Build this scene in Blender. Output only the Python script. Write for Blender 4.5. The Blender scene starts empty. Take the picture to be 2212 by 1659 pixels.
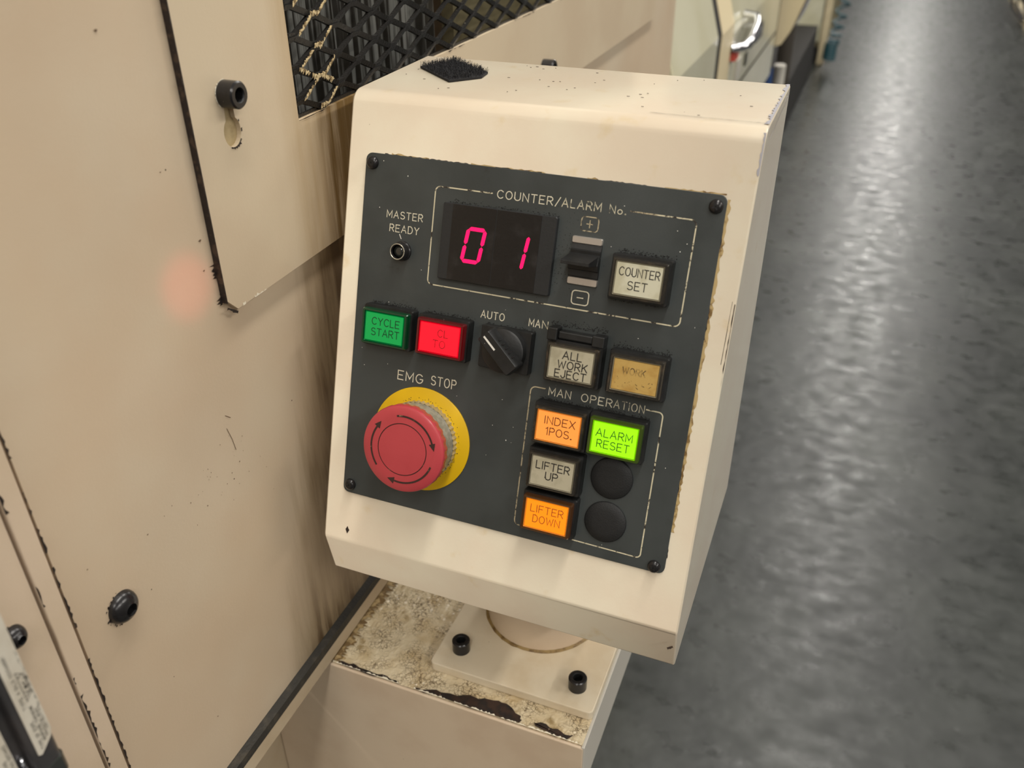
import bpy, math, random
from mathutils import Vector, Matrix, noise as mnoise
random.seed(7)
sc = bpy.context.scene
C = sc.collection
# ------------------------------------------------------------------ camera
CAM = Vector((0, 0, 1.5))
MR = [[0.9296000335938475, 0.36849638416308544, -0.007361548821363956],
      [0.19032385317015374, -0.49703970380191254, -0.8465981123053445],
      [-0.31562732526950726, 0.785596555302554, -0.5321817770649215]]
cd = bpy.data.cameras.new('camera'); cam = bpy.data.objects.new('camera', cd); C.objects.link(cam)
cd.sensor_width = 36; cd.lens = 1890 / 2212 * 36; cd.clip_start = .01; cd.clip_end = 200
rx, dn, fw = (Vector(r) for r in MR)
m = Matrix((( rx.x, -dn.x, -fw.x), (rx.y, -dn.y, -fw.y), (rx.z, -dn.z, -fw.z))).to_4x4()
m.translation = CAM
cam.matrix_world = m
cd.dof.use_dof = True; cd.dof.focus_distance = .53; cd.dof.aperture_fstop = 9
sc.camera = cam
sc.cycles.max_bounces = 6; sc.cycles.diffuse_bounces = 3; sc.cycles.glossy_bounces = 3
# ------------------------------------------------------------------ light
sc.view_settings.view_transform = 'Standard'; sc.view_settings.look = 'None'
sc.view_settings.gamma = 1; sc.view_settings.use_curve_mapping = False
sc.view_settings.exposure = -0.27
wd = bpy.data.worlds.new('hall_air'); sc.world = wd; wd.use_nodes = True
wd.node_tree.nodes['Background'].inputs[0].default_value = (1.0, .97, .93, 1)
wd.node_tree.nodes['Background'].inputs[1].default_value = .17

def lamp(name, x, y, z, w, l, power, col=(1, .965, .90)):
    d = bpy.data.lights.new(name, 'AREA'); d.shape = 'RECTANGLE'; d.size = w; d.size_y = l
    d.energy = power; d.color = col
    o = bpy.data.objects.new(name, d); C.objects.link(o); o.location = (x, y, z)
    return o
for k in range(10):                      # rows of ceiling tubes running along the aisle
    lamp('ceiling_tube_light', .5, -3.0 + 3.3 * k, 4.6, .34, 2.5, 98)
for k in range(4):
    lamp('ceiling_tube_light', 4.2, -5.6 + 3.6 * k, 4.6, .3, 2.6, 165)
for k in range(3):
    lamp('ceiling_tube_light', -3.4, -7.5 + 3.6 * k, 4.6, .3, 2.6, 90)
# added red spot light for the pink glow on the machine side, source unknown
sp = bpy.data.lights.new('added_red_spot', 'SPOT'); sp.energy = 9; sp.color = (1, .05, .06); sp.spot_size = math.radians(3.2); sp.spot_blend = .9; sp.shadow_soft_size = .004
so = bpy.data.objects.new('added_red_spot', sp); C.objects.link(so); so.location = (.35, .05, 1.62)
so.rotation_euler = (Vector((-.3061, .3162, 1.3043)) - so.location).to_track_quat('-Z', 'Y').to_euler()

# ------------------------------------------------------------------ materials
def srgb(r, g, b):
    f = lambda c: (c / 255 / 12.92) if c / 255 <= .04045 else ((c / 255 + .055) / 1.055) ** 2.4
    return (f(r), f(g), f(b), 1)

def mat(name, col, rough=.5, metal=0, mott=None, bump=None, specks=None, extra=None, emis=None,
        rough_noise=None, coat=0, spec=.5, wear=None, stretch=None, bdet=4):
    """col linear RGBA; mott=(scale, col2, lo, hi); bump=(scale, strength); specks=(scale, thresh, col); wear=(scale, lo, hi, col)"""
    M = bpy.data.materials.new(name); M.use_nodes = True
    nt = M.node_tree; N = nt.nodes; L = nt.links
    b = N['Principled BSDF']
    b.inputs['Roughness'].default_value = rough; b.inputs['Metallic'].default_value = metal
    b.inputs['Coat Weight'].default_value = coat; b.inputs['Coat Roughness'].default_value = .15
    b.inputs['Specular IOR Level'].default_value = spec
    tc = N.new('ShaderNodeTexCoord'); co = tc.outputs['Object']
    if stretch:
        mp = N.new('ShaderNodeMapping'); mp.inputs['Scale'].default_value = stretch
        L.new(co, mp.inputs['Vector']); sco = mp.outputs['Vector']
    else: sco = co
    def noise(scale, detail=4, vec=None, rg=.55):
        n = N.new('ShaderNodeTexNoise'); n.inputs['Scale'].default_value = scale
        n.inputs['Detail'].default_value = detail; n.inputs['Roughness'].default_value = rg
        L.new(vec or co, n.inputs['Vector']); return n.outputs['Fac']
    def ramp(src, lo, hi):
        r = N.new('ShaderNodeMapRange'); r.interpolation_type = 'SMOOTHSTEP'
        r.inputs[1].default_value = lo; r.inputs[2].default_value = hi
        L.new(src, r.inputs[0]); return r.outputs[0]
    def mix(fac, a, bb):
        x = N.new('ShaderNodeMix'); x.data_type = 'RGBA'
        if fac is not None: L.new(fac, x.inputs['Factor'])
        for s, i in ((a, 6), (bb, 7)):
            if isinstance(s, tuple): x.inputs[i].default_value = s
            else: L.new(s, x.inputs[i])
        return x.outputs[2]
    def math_(op, a, bb=None):
        x = N.new('ShaderNodeMath'); x.operation = op
        for i, s in enumerate((a, bb)):
            if s is None: continue
            if isinstance(s, (int, float)): x.inputs[i].default_value = s
            else: L.new(s, x.inputs[i])
        return x.outputs[0]
    c = col
    if mott: c = mix(ramp(noise(mott[0], 5, sco), mott[2], mott[3]), c, mott[1])
    if extra: c = extra(dict(N=N, L=L, co=co, noise=noise, ramp=ramp, mix=mix, math=math_), c)
    if wear: c = mix(ramp(noise(wear[0], 6, rg=.7), wear[1], wear[2]), c, wear[3])
    if specks:
        v = N.new('ShaderNodeTexVoronoi'); v.inputs['Scale'].default_value = specks[0]
        L.new(co, v.inputs['Vector'])
        near = ramp(v.outputs['Distance'], specks[1], specks[1] * .6)
        sep = N.new('ShaderNodeSeparateColor'); L.new(v.outputs['Color'], sep.inputs[0])
        pick = ramp(sep.outputs[0], specks[3], specks[3] + .02)
        c = mix(math_('MULTIPLY', near, pick), c, specks[2])
    if isinstance(c, tuple): b.inputs['Base Color'].default_value = c
    else: L.new(c, b.inputs['Base Color'])
    if rough_noise:
        r = N.new('ShaderNodeMapRange'); r.inputs[1].default_value = .3; r.inputs[2].default_value = .7
        r.inputs[3].default_value = rough_noise[1]; r.inputs[4].default_value = rough_noise[2]
        L.new(noise(rough_noise[0], 6, sco), r.inputs[0]); L.new(r.outputs[0], b.inputs['Roughness'])
    if bump:
        bn = N.new('ShaderNodeBump'); bn.inputs['Strength'].default_value = bump[1]
        bn.inputs['Distance'].default_value = bump[2] if len(bump) > 2 else .001
        L.new(noise(bump[0], bdet, sco), bn.inputs['Height']); L.new(bn.outputs[0], b.inputs['Normal'])
    if emis:
        b.inputs['Emission Color'].default_value = emis[0]; b.inputs['Emission Strength'].default_value = emis[1]
    return M

BLK = srgb(22, 20, 18)
M = {}
def box_dirt(k, c):
    return k['mix'](k['ramp'](k['noise'](60, 6), .60, .80), c, srgb(204, 184, 148))
M['cream'] = mat('cream_paint', srgb(214, 203, 180), .34, mott=(14, srgb(209, 193, 170), .35, .7), bump=(420, .05),
                 specks=(130, .06, srgb(90, 74, 56), .95), extra=box_dirt, coat=.7)
M['cream_post'] = mat('post_paint', srgb(214, 194, 168), .42, mott=(20, srgb(206, 184, 158), .4, .7), bump=(300, .05), specks=(110, .07, srgb(80, 60, 45), .95))

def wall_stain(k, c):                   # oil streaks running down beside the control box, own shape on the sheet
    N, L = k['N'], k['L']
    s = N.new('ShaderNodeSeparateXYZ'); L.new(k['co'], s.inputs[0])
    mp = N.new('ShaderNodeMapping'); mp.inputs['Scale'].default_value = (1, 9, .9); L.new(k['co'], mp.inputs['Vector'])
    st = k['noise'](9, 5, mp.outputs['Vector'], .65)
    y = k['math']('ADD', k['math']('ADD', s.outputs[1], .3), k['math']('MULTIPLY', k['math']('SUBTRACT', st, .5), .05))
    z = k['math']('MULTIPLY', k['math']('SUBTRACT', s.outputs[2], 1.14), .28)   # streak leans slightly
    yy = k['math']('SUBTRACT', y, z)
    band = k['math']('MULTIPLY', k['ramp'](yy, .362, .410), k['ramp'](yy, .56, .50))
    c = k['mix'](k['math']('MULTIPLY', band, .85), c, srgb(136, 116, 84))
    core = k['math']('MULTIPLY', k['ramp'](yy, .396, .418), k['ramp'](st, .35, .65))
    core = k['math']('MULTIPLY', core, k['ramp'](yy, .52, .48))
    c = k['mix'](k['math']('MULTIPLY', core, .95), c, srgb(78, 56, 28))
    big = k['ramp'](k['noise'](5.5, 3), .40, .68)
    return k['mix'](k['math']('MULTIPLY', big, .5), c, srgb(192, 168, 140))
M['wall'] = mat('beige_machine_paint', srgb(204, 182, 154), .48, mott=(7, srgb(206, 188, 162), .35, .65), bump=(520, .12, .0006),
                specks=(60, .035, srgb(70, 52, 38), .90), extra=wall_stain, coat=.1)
def plate_stain(k, c):
    N, L = k['N'], k['L']
    s = N.new('ShaderNodeSeparateXYZ'); L.new(k['co'], s.inputs[0])
    sy = k['math']('ADD', s.outputs[1], .4)
    mp = N.new('ShaderNodeMapping'); mp.inputs['Scale'].default_value = (1, 14, .8); L.new(k['co'], mp.inputs['Vector'])
    st = k['noise'](10, 5, mp.outputs['Vector'], .65)
    b = k['math']('MULTIPLY', k['ramp'](sy, .405, .425), k['ramp'](sy, .56, .50))
    c = k['mix'](k['math']('MULTIPLY', b, k['math']('MULTIPLY', st, .75)), c, srgb(164, 134, 88))
    d = k['math']('MULTIPLY', k['ramp'](sy, .438, .458), k['ramp'](sy, .53, .50))
    return k['mix'](k['math']('MULTIPLY', d, k['ramp'](st, .2, .6)), c, srgb(110, 84, 44))
M['cover'] = mat('cover_paint', srgb(206, 188, 160), .48, mott=(9, srgb(200, 180, 152), .35, .65), bump=(480, .1, .0006),
                 specks=(60, .035, srgb(70, 52, 38), .92), extra=plate_stain, coat=.1)
M['strip'] = mat('strip_paint', srgb(214, 192, 166), .5, mott=(12, srgb(206, 184, 156), .4, .7), bump=(400, .08))
M['base'] = mat('base_paint', srgb(196, 178, 150), .55, mott=(10, srgb(180, 158, 128), .4, .7), bump=(300, .1))
M['slot'] = mat('bare_olive_paint', srgb(186, 166, 126), .6, mott=(90, srgb(150, 130, 92), .4, .7))

def shelf_crackle(k, c):
    N, L = k['N'], k['L']
    v = N.new('ShaderNodeTexVoronoi'); v.feature = 'DISTANCE_TO_EDGE'; v.inputs['Scale'].default_value = 330
    dw = N.new('ShaderNodeTexNoise'); dw.inputs['Scale'].default_value = 120
    L.new(k['co'], dw.inputs['Vector'])
    mx = N.new('ShaderNodeMix'); mx.data_type = 'VECTOR'; mx.inputs['Factor'].default_value = .012
    L.new(k['co'], mx.inputs[4]); L.new(dw.outputs['Color'], mx.inputs[5]); L.new(mx.outputs[1], v.inputs['Vector'])
    cr = k['math']('MULTIPLY', k['ramp'](v.outputs[0], .11, .02), k['ramp'](k['noise'](60, 4), .38, .6))
    c = k['mix'](k['math']('MULTIPLY', cr, .8), c, srgb(86, 66, 42))
    return k['mix'](k['ramp'](k['noise'](48, 5), .62, .74), c, srgb(150, 128, 88))
M['shelf'] = mat('flaking_paint', srgb(212, 196, 164), .42, mott=(40, srgb(190, 168, 128), .4, .7), extra=shelf_crackle,
                 bump=(260, .5, .001), coat=.25)
M['rust'] = mat('bare_rusty_metal', srgb(52, 34, 24), .6, mott=(120, srgb(30, 22, 18), .4, .6), bump=(300, .4), specks=(400, .2, srgb(150, 130, 110), .93))
M['chip'] = mat('chipped_dark_edge', srgb(38, 28, 24), .6, mott=(160, srgb(70, 54, 42), .5, .65), bump=(500, .4))
M['chip_white'] = mat('bare_primer_edge', srgb(232, 222, 200), .45)
M['chip_metal'] = mat('bare_metal_edge', srgb(205, 202, 208), .3, .6)
M['chip_pale'] = mat('pale_chips_on_mesh', srgb(206, 184, 140), .6, mott=(400, srgb(120, 98, 62), .45, .6), bump=(900, .5))
M['grey'] = mat('dark_grey_plate', srgb(62, 66, 65), .42, mott=(18, srgb(54, 58, 57), .4, .65), bump=(900, .04),
                wear=(55, .62, .80, srgb(44, 44, 42)), rough_noise=(40, .32, .55), specks=(220, .055, srgb(190, 188, 180), .965))
M['print'] = mat('worn_cream_print', srgb(216, 208, 184), .5, wear=(420, .60, .69, srgb(76, 72, 60)))
M['print_worn'] = mat('badly_worn_print', srgb(200, 192, 166), .5, wear=(330, .50, .62, srgb(74, 72, 64)))
M['line'] = mat('worn_frame_line', srgb(206, 196, 166), .5, wear=(210, .53, .60, srgb(48, 40, 34)))
M['line_worn'] = mat('very_worn_frame_line', srgb(176, 162, 132), .5, wear=(260, .48, .58, srgb(58, 54, 48)))
M['blk'] = mat('black_plastic', srgb(30, 30, 30), .42, mott=(80, srgb(22, 22, 21), .4, .6), bump=(500, .1), specks=(420, .10, srgb(150, 146, 138), .975))
M['blk_matt'] = mat('matt_black_plug', srgb(26, 26, 26), .62, bump=(1500, .25), specks=(500, .08, srgb(120, 118, 112), .975))
M['blk_metal'] = mat('black_oxide_steel', srgb(40, 38, 38), .24, .35, bump=(500, .06), specks=(500, .09, srgb(150, 140, 130), .97))
M['recess'] = mat('dark_recess', srgb(10, 9, 9), .6)
M['window'] = mat('smoked_display_window', srgb(22, 20, 20), .28, mott=(90, srgb(40, 38, 38), .5, .75), bump=(700, .08), specks=(500, .09, srgb(150, 140, 135), .97))
M['display'] = mat('display_frame_black', srgb(34, 35, 36), .45, bump=(700, .1), specks=(420, .08, srgb(140, 138, 134), .975))
M['seg'] = mat('lit_red_segment', srgb(255, 10, 90), .4, emis=(srgb(255, 0, 92), 1.1))
M['clip'] = mat('nickel_clip', srgb(205, 198, 190), .3, .75, specks=(700, .12, srgb(120, 100, 80), .94))
M['alu'] = mat('turned_aluminium', srgb(196, 190, 172), .28, .55, mott=(300, srgb(172, 166, 148), .4, .6))
M['yellow'] = mat('yellow_ring', srgb(220, 176, 4), .42, wear=(230, .68, .78, srgb(120, 84, 10)), bump=(500, .04))
M['red'] = mat('red_mushroom', srgb(184, 66, 72), .36, mott=(30, srgb(176, 60, 66), .4, .7), bump=(700, .04), coat=.2)
M['groove'] = mat('dirty_engraving', srgb(56, 32, 26), .6, wear=(300, .60, .70, srgb(160, 128, 96)))
M['rubber'] = mat('black_rubber_seal', srgb(46, 44, 40), .6, mott=(70, srgb(70, 64, 54), .5, .75), bump=(500, .4), specks=(210, .13, srgb(226, 214, 190), .94))
M['bellows'] = mat('highlight_streaked_bellows', srgb(176, 176, 170), .3, mott=(10, srgb(58, 54, 48), .40, .56), stretch=(30, 30, .6), coat=.5)  # pale vertical streaks put the pleat highlights into the colour
M['mesh'] = mat('black_expanded_mesh', srgb(36, 34, 32), .3, bump=(700, .5), specks=(420, .14, srgb(190, 178, 150), .93))
M['olive'] = mat('olive_inner_door', srgb(138, 128, 96), .6, mott=(20, srgb(120, 110, 80), .4, .6))
M['fuzz'] = mat('black_loop_fabric', srgb(26, 25, 27), .85)
M['debris'] = mat('dark_swarf', srgb(62, 48, 40), .6)
M['flake'] = mat('pale_flake', srgb(226, 222, 212), .4)
M['label'] = mat('printed_label', srgb(206, 198, 182), .4, mott=(60, srgb(192, 182, 164), .4, .7))
M['ink'] = mat('black_ink', srgb(40, 38, 36), .6, wear=(500, .62, .72, srgb(120, 114, 104)))
M['sensor'] = mat('dark_sensor_housing', srgb(52, 50, 50), .35, mott=(30, srgb(74, 68, 66), .4, .7), coat=.3)
M['glassy'] = mat('glossy_end_cap', srgb(40, 42, 38), .12, coat=.6)
# ---- far things
M['pale'] = mat('pale_cream_guard', srgb(218, 213, 186), .3, coat=.8, mott=(4, srgb(206, 200, 168), .4, .7))
M['strip_far'] = mat('cream_pillar_paint', srgb(212, 196, 160), .5, specks=(60, .06, srgb(150, 126, 88), .9))
M['greyp'] = mat('grey_beige_panel', srgb(190, 184, 172), .4)
M['chrome'] = mat('chrome', srgb(220, 220, 225), .12, 1)
M['darkgap'] = mat('dark_void', srgb(24, 20, 16), .8)
M['under'] = mat('dark_underframe', srgb(60, 54, 46), .7)
M['lav'] = mat('clear_sheet_edge', srgb(196, 196, 208), .3, mott=(12, srgb(170, 170, 184), .4, .6))
M['teal'] = mat('teal_air_hose', srgb(40, 84, 92), .3, coat=.3)
M['blue'] = mat('blue_hose', srgb(30, 62, 110), .5)
M['white'] = mat('white_plastic', srgb(214, 208, 196), .45)
M['redtag'] = mat('red_tag', srgb(180, 70, 60), .5)
M['cable'] = mat('black_cable', srgb(36, 30, 28), .5)

def floor_extra(k, c):
    N, L = k['N'], k['L']
    mp = N.new('ShaderNodeMapping'); mp.inputs['Scale'].default_value = (1.0, .8, 1); L.new(k['co'], mp.inputs['Vector'])
    c = k['mix'](k['ramp'](k['noise'](3.2, 7, mp.outputs['Vector'], .66), .36, .68), c, srgb(58, 60, 57))
    c = k['mix'](k['ramp'](k['noise'](1.1, 4, mp.outputs['Vector'], .6), .45, .7), c, srgb(50, 51, 50))
    return k['mix'](k['ramp'](k['noise'](14, 6), .68, .78), c, srgb(96, 96, 94))
M['floor'] = mat('grey_sealed_concrete', srgb(40, 42, 40), .3, extra=floor_extra, rough_noise=(17, .22, .46), bump=(24, .34, .004),
                 specks=(26, .03, srgb(170, 168, 160), .93), spec=.34, bdet=9, stretch=(.8, 1.25, 1))

def lit(name, face, glow, strength, rough=.35):
    return mat(name, face, rough, emis=(glow, strength), mott=None)
# ------------------------------------------------------------------ mesh helpers
O = Vector((-0.14898176, 0.40228159, 1.24267015))
TILT = math.radians(18.9734)
VU = Vector((1, 0, 0)); VV = Vector((0, math.sin(TILT), math.cos(TILT))); VN = Vector((0, -math.cos(TILT), math.sin(TILT)))
def PAN(u, v, n): return O + VU * (u / 1000) + VV * (v / 1000) + VN * (n / 1000)      # millimetres on the control plate
XW = -.3061                                                                          # machine side plane
def WAL(y, z, n): return Vector((XW + n, y, z))                                       # metres on the machine side
def WORLD(x, y, z): return Vector((x, y, z))

class MB:
    def __init__(s, T=WORLD): s.v = []; s.f = []; s.T = T
    def add(s, p): s.v.append(s.T(*p)); return len(s.v) - 1
    def loft(s, rings, cap0=True, cap1=True, closed=True):
        ids = [[s.add(p) for p in r] for r in rings]; n = len(ids[0])
        for a, b in zip(ids, ids[1:]):
            for i in range(n if closed else n - 1):
                j = (i + 1) % n; s.f.append((a[i], a[j], b[j], b[i]))
        if cap0: s.f.append(tuple(reversed(ids[0])))
        if cap1: s.f.append(tuple(ids[-1]))
        return s
    def box(s, a0, a1, b0, b1, c0, c1):
        r = lambda c: [(a0, b0, c), (a1, b0, c), (a1, b1, c), (a0, b1, c)]
        return s.loft([r(c0), r(c1)])
    def poly(s, pts): s.f.append(tuple(s.add(p) for p in pts)); return s
    def tube(s, path, r, seg=8, rr=None):
        """world-space tube"""
        P = [Vector(p) for p in path]; rings = []
        up = Vector((0, 0, 1)); prev = None
        for i, p in enumerate(P):
            t = (P[min(i + 1, len(P) - 1)] - P[max(i - 1, 0)]).normalized()
            if prev is None:
                a = t.cross(up);
                if a.length < .05: a = t.cross(Vector((1, 0, 0)))
            else: a = prev - t * prev.dot(t)
            a.normalize(); prev = a; b = t.cross(a)
            q = rr[i] if rr else r
            rings.append([tuple(p + a * (q * math.cos(2 * math.pi * k / seg)) + b * (q * math.sin(2 * math.pi * k / seg))) for k in range(seg)])
        T = s.T; s.T = WORLD; s.loft(rings); s.T = T
        return s
    def ribbon(s, pts, w, n, cap=True):
        """flat stroke of width w following 2-D pts at height n"""
        P = [Vector((p[0], p[1])) for p in pts]
        if len(P) < 2: return s
        closed = (P[0] - P[-1]).length < 1e-6
        if closed: P = P[:-1]
        L, R = [], []
        N_ = len(P)
        for i, p in enumerate(P):
            a = P[i - 1] if (i or closed) else None; b = P[(i + 1) % N_] if (i < N_ - 1 or closed) else None
            d1 = (p - a).normalized() if a is not None else None; d2 = (b - p).normalized() if b is not None else None
            if d1 is None: d = d2; k = 1
            elif d2 is None: d = d1; k = 1
            else:
                d = (d1 + d2)
                if d.length < 1e-4: d = d1
                d.normalize(); k = 1 / max(.45, d.dot(d1))
            nn = Vector((-d.y, d.x)) * (w / 2 * k)
            q = p.copy()
            if cap and not closed:
                if a is None: q = p - d * (w * .4)
                elif b is None: q = p + d * (w * .4)
            L.append(s.add((q.x + nn.x, q.y + nn.y, n))); R.append(s.add((q.x - nn.x, q.y - nn.y, n)))
        for i in range(N_ if closed else N_ - 1):
            j = (i + 1) % N_; s.f.append((L[i], R[i], R[j], L[j]))
        return s

def rr(cu, cv, w, h, r, n, seg=4):
    out = []
    for (sx, sy, a0) in ((1, 1, 0), (-1, 1, 90), (-1, -1, 180), (1, -1, 270)):
        for k in range(seg + 1):
            a = math.radians(a0 + 90 * k / seg)
            out.append((cu + sx * (w / 2 - r) + r * math.cos(a), cv + sy * (h / 2 - r) + r * math.sin(a), n))
    return out
def circ(cu, cv, r, n, seg=32, ph=0):
    return [(cu + r * math.cos(2 * math.pi * k / seg + ph), cv + r * math.sin(2 * math.pi * k / seg + ph), n) for k in range(seg)]
def hexr(cu, cv, r, n, ph=.26): return circ(cu, cv, r, n, 6, ph)

BASE = {}
def root(name, loc, label, cat, group=None):
    o = bpy.data.objects.new(name, None); C.objects.link(o); o.location = loc; o.empty_display_size = .02
    o['label'] = label; o['category'] = cat
    if group: o['group'] = group
    BASE[o.name] = Vector(loc); return o
def base_of(p):
    while p.parent: p = p.parent
    return BASE.get(p.name, Vector((0, 0, 0)))
def part(name, mb, material, parent, label=None, smooth=None, bevel=None, kind=None):
    me = bpy.data.meshes.new(name)
    off = base_of(parent) if parent else Vector((0, 0, 0))
    me.from_pydata([tuple(v - off) for v in mb.v], [], mb.f); me.validate(); me.update()
    o = bpy.data.objects.new(name, me); C.objects.link(o)
    if parent: o.parent = parent
    me.materials.append(M[material] if isinstance(material, str) else material)
    if smooth is not None:
        import bmesh
        b = bmesh.new(); b.from_mesh(me); bmesh.ops.recalc_face_normals(b, faces=b.faces)
        for f in b.faces: f.smooth = True
        for e in b.edges:
            if len(e.link_faces) == 2 and e.calc_face_angle(0) > math.radians(smooth): e.smooth = False
        b.to_mesh(me); b.free()
    if bevel:
        md = o.modifiers.new('bevel', 'BEVEL'); md.width = bevel; md.segments = 2; md.limit_method = 'ANGLE'; md.angle_limit = .6
    if label: o['label'] = label
    if kind: o['kind'] = kind
    return o
def single(name, mb, material, label, cat, **k):
    o = part(name, mb, material, None, label, **k); o['category'] = cat; BASE[o.name] = Vector((0, 0, 0)); return o

# ------------------------------------------------------------------ stroke lettering
def arc(cx, cy, rx_, ry_, a0, a1, n=8):
    return [(cx + rx_ * math.cos(math.radians(a0 + (a1 - a0) * k / n)), cy + ry_ * math.sin(math.radians(a0 + (a1 - a0) * k / n))) for k in range(n + 1)]
G = {
 'A': (.70, [[(0, 0), (.35, 1), (.70, 0)], [(.12, .34), (.58, .34)]]),
 'B': (.60, [[(0, 0), (0, 1), (.34, 1)] + arc(.34, .76, .24, .24, 90, -90) + [(0, .52)], [(.34, .52)] + arc(.34, .26, .26, .26, 90, -90) + [(0, 0)]]),
 'C': (.66, [arc(.36, .5, .36, .5, 42, 318, 14)]),
 'D': (.62, [[(0, 0), (0, 1), (.26, 1)] + arc(.26, .5, .36, .5, 90, -90, 10) + [(0, 0)]]),
 'E': (.56, [[(.56, 1), (0, 1), (0, 0), (.56, 0)], [(0, .52), (.46, .52)]]),
 'F': (.54, [[(.54, 1), (0, 1), (0, 0)], [(0, .52), (.44, .52)]]),
 'G': (.68, [arc(.36, .5, .36, .5, 42, 345, 14) + [(.70, .46), (.42, .46)]]),
 'H': (.62, [[(0, 0), (0, 1)], [(.62, 0), (.62, 1)], [(0, .52), (.62, .52)]]),
 'I': (.06, [[(.03, 0), (.03, 1)]]),
 'J': (.46, [[(.46, 1), (.46, .24)] + arc(.23, .24, .23, .24, 0, -180)]),
 'K': (.60, [[(0, 0), (0, 1)], [(.56, 1), (0, .4)], [(.2, .6), (.60, 0)]]),
 'L': (.50, [[(0, 1), (0, 0), (.50, 0)]]),
 'M': (.74, [[(0, 0), (0, 1), (.37, .25), (.74, 1), (.74, 0)]]),
 'N': (.62, [[(0, 0), (0, 1), (.62, 0), (.62, 1)]]),
 'O': (.70, [arc(.35, .5, .35, .5, 90, 450, 20)]),
 'P': (.58, [[(0, 0), (0, 1), (.32, 1)] + arc(.32, .74, .26, .26, 90, -90) + [(0, .48)]]),
 'Q': (.70, [arc(.35, .5, .35, .5, 90, 450, 18), [(.45, .25), (.70, -.05)]]),
 'R': (.60, [[(0, 0), (0, 1), (.32, 1)] + arc(.32, .74, .26, .26, 90, -90) + [(0, .48)], [(.28, .48), (.60, 0)]]),
 'S': (.60, [arc(.30, .745, .27, .255, 30, 230, 10)[:] + arc(.30, .255, .30, .255, 70, -150, 12)]),
 'T': (.62, [[(0, 1), (.62, 1)], [(.31, 1), (.31, 0)]]),
 'U': (.62, [[(0, 1), (0, .31)] + arc(.31, .31, .31, .31, 180, 360) + [(.62, 1)]]),
 'V': (.66, [[(0, 1), (.33, 0), (.66, 1)]]),
 'W': (.90, [[(0, 1), (.2, 0), (.45, .8), (.7, 0), (.90, 1)]]),
 'X': (.62, [[(0, 0), (.62, 1)], [(0, 1), (.62, 0)]]),
 'Y': (.64, [[(0, 1), (.32, .5), (.64, 1)], [(.32, .5), (.32, 0)]]),
 'Z': (.60, [[(0, 1), (.6, 1), (0, 0), (.6, 0)]]),
 '1': (.24, [[(0, .8), (.2, 1), (.2, 0)]]),
 '4': (.58, [[(.42, 0), (.42, 1), (0, .3), (.58, .3)]]),
 '0': (.60, [arc(.30, .5, .30, .5, 90, 450, 18)]),
 '3': (.56, [arc(.27, .75, .27, .25, 150, -90, 9) + arc(.27, .26, .29, .26, 90, -150, 9)]),
 '6': (.58, [[(.46, 1), (.1, .5)] + arc(.29, .29, .29, .29, 150, 510, 16)]),
 '8': (.58, [arc(.29, .75, .24, .24, -90, 270, 14), arc(.29, .26, .29, .26, 90, 450, 14)]),
 'o': (.50, [arc(.25, .27, .25, .27, 90, 450, 14)]),
 'e': (.50, [[(0, .28), (.5, .28)] + arc(.25, .28, .25, .28, 0, 300, 10)]),
 'r': (.34, [[(0, 0), (0, .55)], [(0, .35)] + arc(.2, .35, .2, .2, 180, 50, 5)]),
 '.': (.16, [[(.02, .05), (.14, .05)], [(.08, .0), (.08, .10)]]),
 '/': (.50, [[(0, -.08), (.50, 1.08)]]),
 ' ': (.40, []),
}
def text(mb, s, x0, y0, x1, h, w, n, gap=.26, fx=None, keep=None, drop=0, rnd=None):
    """fit string s between x0 and x1 with baseline y0; fx maps (x,y)->2-D; keep picks the strokes that survive"""
    tot = sum(G[c][0] for c in s) + gap * (len(s) - 1)
    k = (x1 - x0) / tot; x = x0
    for i, c in enumerate(s):
        gw, st = G[c]
        for j, pl in enumerate(st):
            if keep and not keep(i, j, c): continue
            pts = [(x + p[0] * k, y0 + p[1] * h) for p in pl]
            if rnd and rnd.random() < drop and len(pts) > 2: pts = pts[:max(2, len(pts) // 2)]
            if fx: pts = [fx(*p) for p in pts]
            mb.ribbon(pts, w, n)
        x += (gw + gap) * k
    return mb

def jag(mb, p0, p1, w, n, seed=0, amp=1.0, step=.0016, side=1, fill=1.0, both=False):
    """ragged chipped edge running p0->p1 in the mapping plane, teeth on one side"""
    R = random.Random(seed); a = Vector(p0); b = Vector(p1); L = (b - a).length; d = (b - a) / L; nn = Vector((-d.y, d.x)) * side
    t = 0; k = max(3, int(L / step)); on = True; prev = None; run = 0
    for i in range(k + 1):
        t = L * i / k
        if run <= 0:
            on = R.random() < fill; run = R.randint(3, 12)
        run -= 1
        q = a + d * t
        ww = w * (1 - amp + amp * R.random() ** 1.4) * (1 if on else 0)
        lo = q - nn * (ww * .5 if both else 0); hi = q + nn * ww
        cur = (mb.add((lo.x, lo.y, n)), mb.add((hi.x, hi.y, n))) if on else None
        if prev and cur: mb.f.append((prev[0], cur[0], cur[1], prev[1]))
        prev = cur
    return mb

# ================================================================== floor
fl = MB()
fl.poly([(-6, -4, 0), (9, -4, 0), (9, 50, 0), (-6, 50, 0)])
o = part('floor', fl, 'floor', None, 'grey sealed concrete floor of the aisle'); o['kind'] = 'structure'
BASE['floor'] = Vector((0, 0, 0))

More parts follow.
